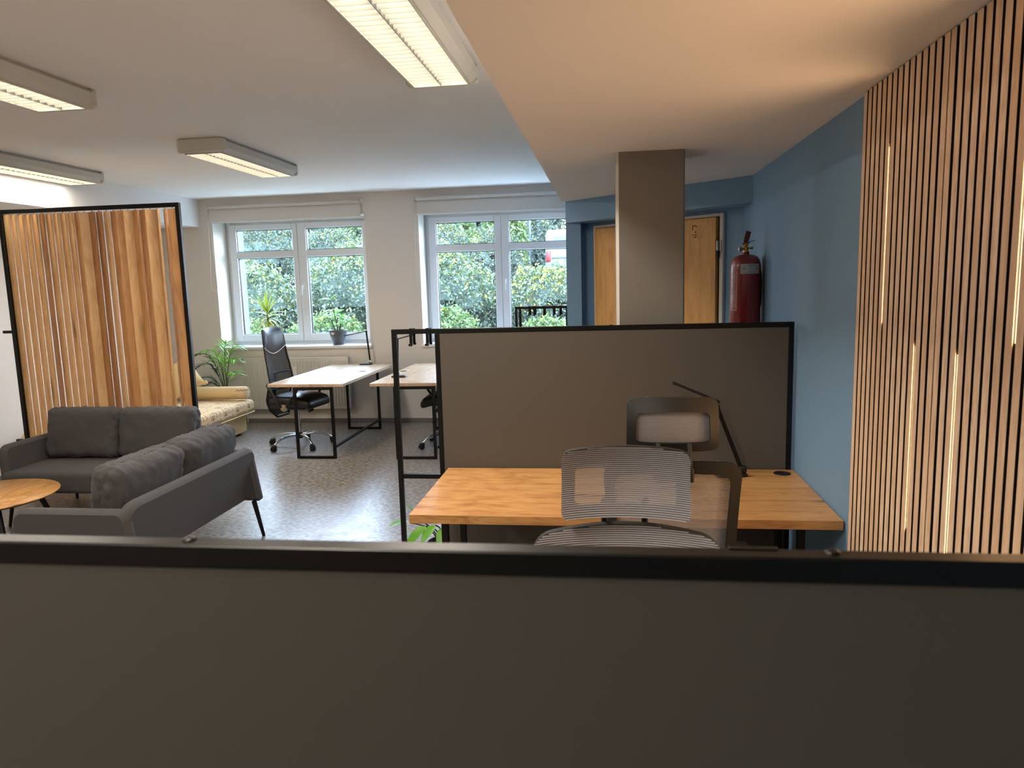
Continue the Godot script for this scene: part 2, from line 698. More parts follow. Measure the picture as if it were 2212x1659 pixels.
func make_room() -> void:
	var s := st()
	span(s, Vector3(-5.8, -0.12, -9.4), Vector3(1.15, 0, 3.3))
	struct("floor", s, M.lino, "mottled grey-beige marbled lino floor of the whole office", "floor")
	s = st()
	span(s, Vector3(-5.8, CEIL, -9.4), Vector3(1.15, CEIL + 0.12, 3.3))
	struct("ceiling", s, M.ceiling_white, "high white ceiling over the sofas and window desks", "ceiling")
	s = st()
	span(s, Vector3(-0.345, LOW, -5.86), Vector3(1.15, CEIL, 3.3))
	struct("ceiling", s, M.ceiling_white, "lower white ceiling over the right side, by the slat wall", "ceiling")
	s = st()
	span(s, Vector3(-5.8, 2.49, WALL_Z), Vector3(-5.05, CEIL, 3.3))
	struct("ceiling", s, M.ceiling_white, "white boxed bulkhead along the left wall above the divider", "ceiling")
	# window wall
	s = st()
	var zo := -9.4
	span(s, Vector3(-5.8, 0, zo), Vector3(-4.885, CEIL, WALL_Z))
	span(s, Vector3(-2.918, 0, zo), Vector3(-2.244, CEIL, WALL_Z))
	span(s, Vector3(-0.283, 0, zo), Vector3(1.15, CEIL, WALL_Z))
	for w in [[-4.885, -2.918], [-2.244, -0.283]]:
		span(s, Vector3(w[0], 0, zo), Vector3(w[1], 0.94, WALL_Z))
		span(s, Vector3(w[0], 2.57, zo), Vector3(w[1], CEIL, WALL_Z))
	struct("wall_back", s, M.wall_white, "off-white window wall at the back of the office", "wall")
	s = st()
	span(s, Vector3(-5.8, 0, -9.4), Vector3(-5.6, CEIL, 3.3))
	struct("wall_left", s, M.wall_white, "off-white wall on the left behind the divider", "wall")
	s = st()
	span(s, Vector3(-5.8, 0, 3.1), Vector3(1.15, CEIL, 3.3))
	struct("wall_front", s, M.wall_white, "off-white wall behind the viewer", "wall")
	s = st()
	span(s, Vector3(RX, 0, -5.35), Vector3(1.15, LOW, 3.3))
	struct("wall_right", s, M.blue_paint, "grey-blue painted wall on the right that carries the extinguisher", "wall")
	# the blue corner: a side wall towards the window, the angled door wall set back under a beam
	s = st()
	var q := DA - DN * 0.22
	flat_prism(s, [[DA.x, DA.z], [q.x, q.z], [q.x, -6.3], [-0.317, -6.3]], 0.0, LOW)
	var e := q + DT * 1.6
	flat_prism(s, [[q.x, q.z], [e.x, e.z], [e.x, -6.3], [q.x, -6.3]], 0.0, LOW)
	struct("wall_corner", s, M.blue_paint, "angled grey-blue wall with two wooden doors, left of the extinguisher", "wall")
	s = st()
	var b2 := DA + DT * 1.64
	var b3 := q + DT * 1.44
	flat_prism(s, [[DA.x, DA.z], [b2.x, b2.z], [b3.x, b3.z], [q.x, q.z]], 2.15, LOW)
	struct("trim_1", s, M.blue_paint, "grey-blue beam across the top of the angled door wall", "beam")
	s = st()
	span(s, Vector3(-0.317, 0, WALL_Z), Vector3(-0.2, CEIL, -5.879))
	struct("wall_side", s, M.blue_paint, "grey-blue wall edge beside the right-hand window", "wall")
	# column
	s = st()
	flat_prism(s, [[0.0625, -3.72], [0.3745, -3.72], [0.382, -3.7275], [0.382, -4.04], [0.049, -4.04], [0.049, -3.7335]], 0.0, LOW)
	var col := struct("column", s, M.column_paint, "square grey concrete column behind the grey desk partition", "column")
	s = st()
	flat_prism(s, [[0.0625, -3.7192], [0.0637, -3.7205], [0.0497, -3.7345], [0.0478, -3.7335]], 0.0, LOW)
	tag(put("corner_bead", s, M.column_bead, col), "worn pale corner bead on the left edge", "")
	s = st()
	span(s, Vector3(-5.6, 0, WALL_Z), Vector3(-0.317, 0.05, WALL_Z + 0.012), 0.004)
	struct("baseboard_back", s, M.skirting, "low grey skirting strip under the window wall", "skirting")
	s = st()
	span(s, Vector3(-5.6, 0, WALL_Z + 0.014), Vector3(-5.588, 0.05, 3.1), 0.004)
	struct("baseboard_left", s, M.skirting, "low grey skirting strip along the left wall", "skirting")


# ---------------------------------------------------------------------  windows
func make_windows() -> void:
	window("window_1", -4.885, -2.918, -4.742, -3.985, -3.802, -3.060, -3.915, "left white double-sash window above the radiator, plants on its sill")
	window("window_2", -2.244, -0.283, -2.104, -1.370, -1.190, -0.425, -1.285, "right white double-sash window next to the blue wall, a van visible through it")
	# mint-painted outer reveals
	for k in [[-4.885, -4.82], [-2.244, -2.184]]:
		var s := st()
		span(s, Vector3(k[0], 0.94, -9.39), Vector3(k[1], 2.57, -9.145))
		struct("trim_2" if k[0] < -4 else "trim_3", s, M.mint, "mint-green outer reveal outside the %s window" % ("left" if k[0] < -4 else "right"), "reveal")


func window(called: String, x0: float, x1: float, gl0: float, gl1: float, gr0: float, gr1: float, seam: float, label: String) -> void:
	var y0 := SILL
	var y1 := 2.57
	var ga := 1.112
	var gb := 2.094
	var gc := 2.182
	var gd := 2.4525
	var root := Node3D.new()
	root.name = nm(called)
	add_child(root)
	tag(root, label, "window", "", "structure")
	var s := st()
	var f := 0.06
	for b in [[x0, x0 + f, y0, y1], [x1 - f, x1, y0, y1], [x0 + f, x1 - f, y1 - f, y1], [x0 + f, x1 - f, y0, y0 + f]]:
		span(s, Vector3(b[0], b[2], -9.14), Vector3(b[1], b[3], -9.072), 0.004)
	put("window_frame", s, M.white_pvc, root)
	for k in 2:
		var a := x0 + 0.045 if k == 0 else seam + 0.002
		var b := seam - 0.002 if k == 0 else x1 - 0.045
		var g0 := gl0 if k == 0 else gr0
		var g1 := gl1 if k == 0 else gr1
		s = st()
		var lo := y0 + 0.045
		var hi := y1 - 0.045
		for r in [[a, g0, lo, hi], [g1, b, lo, hi], [g0, g1, gd, hi], [g0, g1, lo, ga], [g0, g1, gb, gc]]:
			span(s, Vector3(r[0], r[2], -9.125), Vector3(r[1], r[3], -9.045), 0.005)
		var sash := put("sash", s, M.white_pvc, root)
		# glazing beads and gaskets round each pane
		for r in [[ga, gb], [gc, gd]]:
			s = st()
			var t := 0.007
			for w in [[g0, g0 + t, r[0], r[1]], [g1 - t, g1, r[0], r[1]], [g0 + t, g1 - t, r[0], r[0] + t], [g0 + t, g1 - t, r[1] - t, r[1]]]:
				span(s, Vector3(w[0], w[2], -9.10), Vector3(w[1], w[3], -9.066))
			put("gasket", s, M.black_plastic, sash)
			s = st()
			span(s, Vector3(g0 + 0.002, r[0] + 0.002, -9.089), Vector3(g1 - 0.002, r[1] - 0.002, -9.088))
			flat(s)
			var pane := SurfaceTool.new()
			pane.begin(Mesh.PRIMITIVE_TRIANGLES)
			pane.set_smooth_group(-1)
			face(pane, [Vector3(g0, r[0], -9.088), Vector3(g1, r[0], -9.088), Vector3(g1, r[1], -9.088), Vector3(g0, r[1], -9.088)], Vector3.BACK)
			put("pane", pane, M.glass, sash)
		if k == 1:
			s = st()
			cbox(s, Vector3(seam + 0.042, 1.72, -9.04), Vector3(0.03, 0.07, 0.012), 0.004)
			disc_rod(s, Vector3(seam + 0.042, 1.725, -9.04), Vector3(seam + 0.042, 1.725, -9.0), 0.009, 10)
			bar(s, Vector3(seam + 0.042, 1.738, -8.997), Vector3(seam + 0.036, 1.605, -8.992), 0.02, 0.012, 0.004, Vector3.BACK)
			put("handle", s, M.white_gloss, sash)
	s = st()
	var sx0 := x0 - 0.03 if x0 < -3 else x0 - 0.02
	span(s, Vector3(sx0, 0.94, -9.07), Vector3(x1 + 0.02, SILL, -8.712), 0.006)
	put("window_sill", s, M.white_gloss, root)


# ---------------------------------------------------------------------  doors in the angled wall
func make_doors() -> void:
	var xf := door_xf()
	for k in 2:
		var a := 0.118 if k == 0 else 0.735
		var b := 0.70 if k == 0 else 1.302
		var root := Node3D.new()
		root.name = nm("door_%d" % (k + 1))
		add_child(root)
		root.transform = xf
		tag(root, ["left wooden door in the blue wall, mostly hidden behind the column", "right wooden door in the blue wall, next to the red extinguisher"][k], "door", "", "structure")
		var top := 2.125
		var s := st()
		for r in [[a, a + 0.022, 0.0, top], [b - 0.03, b, 0.0, top], [a + 0.022, b - 0.03, top - 0.022, top]]:
			span(s, Vector3(r[0], r[2], 0.001), Vector3(r[1], r[3], 0.03), 0.004)
		put("door_frame", s, M.wall_white, root)
		s = st()
		span(s, Vector3(a + 0.024, 0.006, 0.001), Vector3(b - 0.032, top - 0.024, 0.006))
		put("gap", s, M.black_gap, root)
		s = st()
		span(s, Vector3(a + 0.025, 0.01, 0.007), Vector3(b - 0.047, top - 0.026, 0.046), 0.003)
		var leaf := put("door_leaf", s, M.door_beech, root)
		s = st()
		disc_rod(s, Vector3(b - 0.034, 1.875, 0.04), Vector3(b - 0.034, 1.94, 0.04), 0.011, 10)
		cbox(s, Vector3(b - 0.02, 1.905, 0.033), Vector3(0.024, 0.075, 0.006), 0.002)
		put("hinge", s, M.steel, root)
		s = st()
		disc_rod(s, Vector3(b - 0.034, 1.825, 0.04), Vector3(b - 0.034, 1.875, 0.04), 0.0125, 10)
		put("hinge_cap", s, M.black_plastic, root)
		if k == 1:
			# remains of black sticker letters near the top of the leaf
			for c in [[1.070, 2.040, 0.006, 0.032], [1.083, 2.053, 0.026, 0.006], [1.098, 2.047, 0.006, 0.014], [1.092, 2.010, 0.012, 0.008], [1.074, 1.990, 0.016, 0.005], [1.095, 1.985, 0.006, 0.026], [1.083, 1.974, 0.016, 0.005]]:
				s = st()
				cbox(s, Vector3(c[0], c[1], 0.0465), Vector3(c[2], c[3], 0.001))
				put("sticker_mark", s, M.mark_black, leaf)
			var h := st()
			cbox(h, Vector3(a + 0.07, 1.05, 0.05), Vector3(0.04, 0.2, 0.008), 0.003)
			disc_rod(h, Vector3(a + 0.07, 1.08, 0.05), Vector3(a + 0.07, 1.08, 0.10), 0.01, 10)
			bar(h, Vector3(a + 0.06, 1.08, 0.10), Vector3(a + 0.18, 1.08, 0.10), 0.018, 0.018, 0.005)
			put("door_handle", h, M.steel, leaf)


# ---------------------------------------------------------------------  slat wall with light strips
func make_slat_wall() -> void:
	var root := Node3D.new()
	root.name = nm("trim_4")
	add_child(root)
	tag(root, "oak slat panelling with black gaps covering the right wall, light strips set between slats", "slat wall", "", "structure")
	var pitch := 0.0433
	var z0 := -2.723
	var n := 52
	var s := st()
	span(s, Vector3(RX - 0.004, 0.0, z0 - pitch * 0.98), Vector3(RX - 0.0002, LOW - 0.001, z0 + pitch * (n - 1)))
	put("felt_backing", s, M.black_gap, root)
	var w := 0.0295
	var meshes := []
	for v in 2:
		var full := Vector3(0.0136, LOW - 0.004, w + 0.0016 * v)
		for k in 3:
			s = st()
			cbox(s, Vector3(0.0004, 0, 0), full, 0.0)
			s.generate_normals()
			var both := s.commit()
			both.surface_set_material(0, M.black_gap)
			s = st()
			cbox(s, Vector3(-0.0068, 0, 0), Vector3(0.0008, full.y, full.z), 0.0003)
			s.generate_normals()
			s.commit(both)
			both.surface_set_material(1, M["slat_oak_%d" % k])
			meshes.append(both)
	var rng := RandomNumberGenerator.new()
	rng.seed = 4
	var x := RX - 0.004 - 0.007
	for k in range(-1, n - 1):
		# slat k fills the space after gap k
		var zc := z0 + pitch * k + pitch / 2.0
		var joint := k == 13
		if k == 14:
			zc -= 0.004
		var o := put_mesh("slat", meshes[(3 if joint else 0) + rng.randi_range(0, 2)], null, root)
		o.position = Vector3(x, LOW / 2.0 - 0.001, zc + (0.003 if joint else 0.0))
	var i := 0
	for c in [[5, 1.535, 2.09], [11, 0.93, 1.485], [17, 0.93, 1.485], [23, 1.535, 2.09], [29, 1.535, 2.09], [35, 0.93, 1.485]]:
		var zc: float = z0 + pitch * c[0]
		s = st()
		span(s, Vector3(RX - 0.0136, c[1], zc - 0.0062), Vector3(RX - 0.0045, c[2], zc + 0.0062), 0.001)
		put("led_strip_light", s, M.led_glow, root)
		var l := AreaLight3D.new()
		l.name = "led_light"
		l.area_size = Vector2(0.012, c[2] - c[1])
		l.light_color = Color(1.0, 0.78, 0.56)
		l.light_energy = 0.215
		l.area_range = 12.0
		l.area_attenuation = 2.0
		l.shadow_enabled = true
		root.add_child(l, true)
		l.position = Vector3(RX - 0.0140, (c[1] + c[2]) / 2.0, zc)
		l.rotation = Vector3(0, PI / 2, 0)  # towards -x
		i += 1


# ---------------------------------------------------------------------  ceiling lamps
func make_lamps() -> void:
	# one lamp along z, origin at the middle of its top on the ceiling
	var root := thing("ceiling_lamp", "fluorescent louvre lamp nearest the viewer, cut by the top edge beside the low ceiling", "ceiling lamp", Vector3(-0.842, CEIL, -3.255), 0.0, "louvre lamps on the high ceiling")
	var hl := 0.69
	var s := st()
	# body: an octagonal trough, open below
	var w := 0.19
	var out := [[-w + 0.03, 0.0], [-w, -0.025], [-w, -0.07], [-w + 0.035, -0.1]]
	for side in [-1.0, 1.0]:
		var p := PackedVector2Array([Vector2(side * 0.03, 0), Vector2(side * (w - 0.03), 0), Vector2(side * w, -0.025), Vector2(side * w, -0.072), Vector2(side * (w - 0.035), -0.1), Vector2(side * (w - 0.043), -0.1), Vector2(side * (w - 0.043), -0.02), Vector2(side * 0.03, -0.02)])
		prism(s, p, -hl + 0.06, hl - 0.06, Transform3D(), 0.0, false)
	span(s, Vector3(-0.031, -0.02, -hl + 0.06), Vector3(0.031, 0, hl - 0.06))
	put("housing", s, M.lamp_body, root)
	for e in [-1.0, 1.0]:
		s = st()
		var c := round_corners([Vector2(-w, hl - 0.062), Vector2(w, hl - 0.062), Vector2(w, hl - 0.03), Vector2(w - 0.03, hl), Vector2(-w + 0.03, hl), Vector2(-w, hl - 0.03)], [0, 0, 0.02, 0.02, 0.02, 0.02], 4)
		var xf := Transform3D(Basis(Vector3.RIGHT, Vector3(0, 0, e), Vector3.UP), Vector3.ZERO)
		prism(s, c, -0.1, 0.0, xf, 0.012, false)
		put("end_cap", s, M.lamp_body, root)
	s = st()
	span(s, Vector3(-0.145, -0.05, -hl + 0.065), Vector3(0.145, -0.042, hl - 0.065))
	put("light_panel", s, M.lamp_glow, root)
	s = st()
	for x in [-0.1465, 0.1405]:
		span(s, Vector3(x, -0.108, -hl + 0.062), Vector3(x + 0.006, -0.06, hl - 0.062))
	for z in [-hl + 0.062, hl - 0.067]:
		span(s, Vector3(-0.1405, -0.108, z), Vector3(0.1405, -0.06, z + 0.005))
	put("louvre_frame", s, M.lamp_body, root)
	s = st()
	span(s, Vector3(-0.002, -0.106, -hl + 0.067), Vector3(0.002, -0.06, hl - 0.067))
	put("louvre_spine", s, M.steel, root)
	s = st()
	# a louvre blade: an inverted V, thin at the foot
	var v := PackedVector2Array([Vector2(-0.011, 0.022), Vector2(0.011, 0.022), Vector2(0.0012, -0.022), Vector2(-0.0012, -0.022)])
	prism(s, v, -0.0685, 0.0685, Transform3D(Basis(Vector3.BACK, Vector3.UP, Vector3.RIGHT), Vector3.ZERO), 0.0, false)
	s.generate_normals()
	var blade := s.commit()
	var nb := 23
	for k in range(1, nb):
		for x in [-0.0712, 0.0712]:
			var o := put_mesh("louvre_blade", blade, M.lamp_blade, root)
			o.position = Vector3(x, -0.084, lerpf(-hl + 0.067, hl - 0.067, float(k) / nb))
	var l := AreaLight3D.new()
	l.name = "tube_light"
	l.area_size = Vector2(0.27, 2 * hl - 0.14)
	l.light_color = Color(1.0, 0.945, 0.885)
	l.light_energy = 3.15
	l.area_range = 20.0
	l.area_attenuation = 2.0
	l.shadow_enabled = true
	root.add_child(l)
	l.position = Vector3(0, -0.1095, 0)
	l.rotation = Vector3(-PI / 2, 0, 0)
	again(root, Vector3(-2.995, CEIL, -5.945), 0.0, "fluorescent louvre lamp seen whole, left of the middle of the high ceiling")
	again(root, Vector3(-3.000, CEIL, -3.255), 0.0, "fluorescent louvre lamp at the upper left edge, higher of the two there")
	again(root, Vector3(-3.000, CEIL, -0.565), 0.0, "fluorescent louvre lamp over the viewer's left, outside the frame")
	var rear := again(root, Vector3(-3.000, CEIL, 2.10), 0.0, "fluorescent louvre lamp behind the viewer, outside the frame")
	rear.get_node("tube_light").light_energy = 2.3
	var over := again(root, Vector3(-0.842, CEIL, -0.565), 0.0, "fluorescent louvre lamp straight above the viewer, outside the frame")
	over.get_node("tube_light").light_energy = 3.8
	var dim := again(root, Vector3(-4.853, CEIL, -5.830), 0.0, "fluorescent louvre lamp beside the left bulkhead, above the wooden divider")
	dim.get_node("tube_light").light_energy = 0.8


# ---------------------------------------------------------------------  partitions and racks
func make_partitions() -> void:
	var t := 0.025
	# the near one, right in front of the viewer
	var root := thing("desk_partition", "grey desk partition with black tube frame, right in front of the viewer across the bottom", "partition", Vector3(0, 0, -0.7105))
	var s := st()
	span(s, Vector3(-1.05, 1.405, -t / 2), Vector3(0.885, 1.43, t / 2), 0.002)
	put("top_rail", s, M.black_metal, root)
	for x in [-1.05, 0.86]:
		s = st()
		span(s, Vector3(x, 0, -t / 2), Vector3(x + t, 1.405, t / 2), 0.002)
		put("post", s, M.black_metal, root)
	s = st()
	span(s, Vector3(-1.025, 0.10, -t / 2), Vector3(0.86, 0.125, t / 2), 0.002)
	put("low_rail", s, M.black_metal, root)
	s = st()
	span(s, Vector3(-1.025, 0.125, -0.009), Vector3(0.86, 1.405, 0.0105), 0.0015)
	put("board", s, M.panel_grey, root)
	for x in [-0.456, 0.216]:
		s = st()
		lathe(s, [Vector2(0.0, 0.0032), Vector2(0.005, 0.003), Vector2(0.0075, 0.0015), Vector2(0.008, 0.0)], 16, Transform3D(Basis(), Vector3(x, 1.43, -0.004)))
		put("bolt", s, M.black_metal, root)
	s = st()
	span(s, Vector3(0.118, 1.43, -0.0145), Vector3(0.166, 1.4315, -0.006), 0.0006)
	span(s, Vector3(0.118, 1.408, -0.0148), Vector3(0.166, 1.4315, -0.0127), 0.0006)
	put("clip", s, M.black_metal, root)
	# the one behind the front desk, with a rack on its left
	root = thing("desk_partition", "grey desk partition with black frame and open side rack, behind the front oak desk", "partition", Vector3(0, 0, -3.64))
	var top := 1.476
	s = st()
	span(s, Vector3(-1.10, top - t, -t / 2), Vector3(0.888, top, t / 2), 0.002)
	put("top_rail", s, M.black_metal, root)
	for x in [-1.10, -0.873, 0.863]:
		s = st()
		span(s, Vector3(x, 0, -t / 2), Vector3(x + t, top - t, t / 2), 0.002)
		put("post", s, M.black_metal, root)
	s = st()
	span(s, Vector3(-1.075, 0.69, -t / 2), Vector3(-0.873, 0.714, t / 2), 0.002)
	put("rack_rail", s, M.black_metal, root)
	s = st()
	span(s, Vector3(-0.848, 0.10, -t / 2), Vector3(0.863, 0.125, t / 2), 0.002)
	put("low_rail", s, M.black_metal, root)
	s = st()
	span(s, Vector3(-0.848, 0.125, -0.008), Vector3(0.863, top - t, 0.011), 0.0015)
	put("board", s, M.panel_grey, root)
	for x in [0.02, 0.65]:
		s = st()
		lathe(s, [Vector2(0.0, 0.004), Vector2(0.005, 0.0035), Vector2(0.008, 0.0)], 12, Transform3D(Basis(), Vector3(x, top, 0)))
		put("bolt", s, M.black_metal, root)
	# far rack by the right window
	var far := thing("coat_rack", "black tube rack frame with hooks in front of the right window, beside the blue wall", "rack", Vector3(0, 0, -6.65))
	s = st()
	span(s, Vector3(-0.835, 1.452, -t / 2), Vector3(-0.345, 1.477, t / 2), 0.002)
	put("top_rail", s, M.black_metal, far)
	for x in [-0.835, -0.798, -0.37]:
		s = st()
		span(s, Vector3(x, 0, -t / 2), Vector3(x + 0.022, 1.452, t / 2), 0.002)
		put("post", s, M.black_metal, far)
	s = st()
	span(s, Vector3(-0.776, 0.69, -t / 2), Vector3(-0.37, 0.714, t / 2), 0.002)
	put("low_rail", s, M.black_metal, far)
	# hooks: a strap bent over the rail, a finger in front and one behind
	s = st()
	span(s, Vector3(-0.008, 0.0005, -0.0165), Vector3(0.008, 0.0035, 0.0165), 0.0008)
	span(s, Vector3(-0.008, -0.082, 0.0135), Vector3(0.008, 0.0035, 0.0165), 0.0008)
	span(s, Vector3(0.002, -0.078, -0.0165), Vector3(0.016, 0.0035, -0.0135), 0.0008)
	span(s, Vector3(-0.011, -0.086, 0.0135), Vector3(0.007, -0.074, 0.028), 0.0015)
	span(s, Vector3(0.002, -0.082, -0.028), Vector3(0.016, -0.071, -0.0135), 0.0015)
	var h := put("coat_hook", s, M.black_metal)
	h.position = Vector3(-0.996, top, -3.64)
	tag(h, "black double hook on the partition rack, left of the two", "hook", "hooks on the partition rack")
	var h2 := again(h, Vector3(-0.910, top, -3.64), 0, "black double hook on the partition rack, right of the two next to the board")
	var place := ["first black hook from the left on the far rack by the window", "second black hook from the left on the far rack by the window", "middle black hook on the far rack by the window", "fourth black hook from the left on the far rack by the window", "last black hook on the far rack, nearest the blue wall"]
	var k := 0
	for x in [-0.703, -0.657, -0.569, -0.48, -0.42]:
		var o := again(h, Vector3(x, 1.477, -6.65), 0, place[k])
		o.set_meta("group", "hooks on the far rack")
		k += 1


func make_divider() -> void:
	var root := thing("slatted_divider", "tall room divider of turned honey-oak slats in a black steel frame, behind the sofas", "room divider", Vector3(-4.18, 0, -5.575), 0.9)
	var t := 0.034
	var hw := 0.795
	var top := 2.405
	var s := st()
	span(s, Vector3(-hw, top - t, -t / 2), Vector3(hw, top, t / 2), 0.003)
	put("top_rail", s, M.black_metal, root)
	s = st()
	span(s, Vector3(-hw + t, 0.04, -t / 2), Vector3(hw - t, 0.07, t / 2), 0.003)
	put("low_rail", s, M.black_metal, root)
	for x in [-hw, hw - t]:
		s = st()
		span(s, Vector3(x, 0, -t / 2), Vector3(x + t, top - t, t / 2), 0.003)
		put("post", s, M.black_metal, root)
	for y in [1.40, 0.465]:
		s = st()
		span(s, Vector3(-hw - 0.082, y - 0.012, -t / 2), Vector3(-hw, y + 0.012, t / 2), 0.002)
		put("bracket", s, M.black_metal, root)
	var n := 24
	var turns := [-24, -31, -27, -29, -26, -33, -27, -30, -25, -28, -26, 36, -27, -30, -34, -26, 42, 46, -29, -26, 38, -49, -51, 4]
	var pitch := (2 * hw - 2 * t) / n
	s = st()
	cbox(s, Vector3.ZERO, Vector3(0.079, top - t - 0.095, 0.0155), 0.002)
	s.generate_normals()
	var slat := s.commit()
	var rng := RandomNumberGenerator.new()
	rng.seed = 12
	s = st()
	disc_rod(s, Vector3(0, 0, 0), Vector3(0, 0.03, 0), 0.004, 8)
	s.generate_normals()
	var pin := s.commit()
	for k in n:
		var o := put_mesh("slat", slat, M["divider_oak_%d" % rng.randi_range(0, 2)], root)
		o.position = Vector3(-hw + t + pitch * (k + 0.5), (top - t + 0.085) / 2.0 - 0.006, 0)
		o.rotation.y = deg_to_rad(turns[k])
		var p := put_mesh("pin", pin, M.steel, root)
		p.position = Vector3(o.position.x, top - t - 0.022, 0)


# ---------------------------------------------------------------------  desks
func leg_frame(s: SurfaceTool, half: float, h: float, t: float, z: float) -> void:
	for x in [-half, half - t]:
		span(s, Vector3(x, 0, z - t / 2), Vector3(x + t, h, z + t / 2), 0.002)
	span(s, Vector3(-half + t, 0, z - t / 2), Vector3(half - t, t, z + t / 2), 0.002)
	span(s, Vector3(-half + t, h - t, z - t / 2), Vector3(half - t, h, z + t / 2), 0.002)


func grommet(parent: Node, at: Vector3) -> void:
	var s := st()
	lathe(s, [Vector2(0.0405, 0.0), Vector2(0.0395, 0.0025), Vector2(0.033, 0.003), Vector2(0.0325, 0.0012), Vector2(0.0, 0.0012)], 28, Transform3D(Basis(), at))
	span(s, at + Vector3(-0.007, 0.0012, -0.032), at + Vector3(0.007, 0.0022, -0.008))
	put("cable_grommet", s, M.black_plastic, parent)


func make_desks() -> void:
	# front desk, long side across the view
	var root := thing("desk", "long honey-oak desk on the right with two grey mesh chairs before it", "desk", Vector3(0.036, 0, -3.232))
	var s := st()
	cbox(s, Vector3(0, DESK - 0.019, 0), Vector3(1.724, 0.038, 0.772), 0.0015)
	put("desk_top", s, M.desk_oak, root)
	for x in [-0.755, 0.755]:
		s = st()
		var t := 0.03
		for z in [-0.20, 0.19]:
			span(s, Vector3(x - t / 2, 0, z - t / 2), Vector3(x + t / 2, DESK - 0.038, z + t / 2), 0.002)
		for y in [0.0, DESK - 0.038 - t]:
			span(s, Vector3(x - t / 2, y, -0.20 + t / 2), Vector3(x + t / 2, y + t, 0.19 - t / 2), 0.002)
		put("leg_frame", s, M.black_metal, root)
	s = st()
	span(s, Vector3(-0.74, 0.10, -0.212), Vector3(0.74, 0.13, -0.187), 0.002)
	put("brace", s, M.black_metal, root)
	grommet(root, Vector3(0.828 - 0.036, DESK, -3.545 + 3.232))
	# window desks, short side towards us
	root = thing("desk", "window desk with white sheen, lamp at its far end, under the left window", "desk", Vector3(-2.985, 0, -7.735), 0.0, "pale desks by the windows")
	s = st()
	cbox(s, Vector3(0, DESK - 0.0145, 0), Vector3(0.785, 0.029, 1.79), 0.0012)
	put("desk_top", s, M.desk_pale, root)
	for z in [0.91, -0.56]:
		s = st()
		leg_frame(s, 0.205, DESK - 0.029, 0.028, z - 0.0)
		var f := put("leg_frame", s, M.black_metal, root)
		f.position.x = 0.087
	s = st()
	span(s, Vector3(0.087 + 0.205 - 0.026, 0.105, -0.56), Vector3(0.087 + 0.205 - 0.002, 0.129, 0.91), 0.002)
	put("brace", s, M.black_metal, root)
	grommet(root, Vector3(0.253, DESK, -0.11))
	var d2 := again(root, Vector3(-1.925, 0, -7.735), 0.0, "window desk of pale wood half hidden behind the partition rack, lamp at its left")
	d2.get_node("leg_frame").position.x = 0.055
	var g2: Node3D = d2.get_node("cable_grommet")
	g2.position = Vector3(-0.58, 0, 0.03)


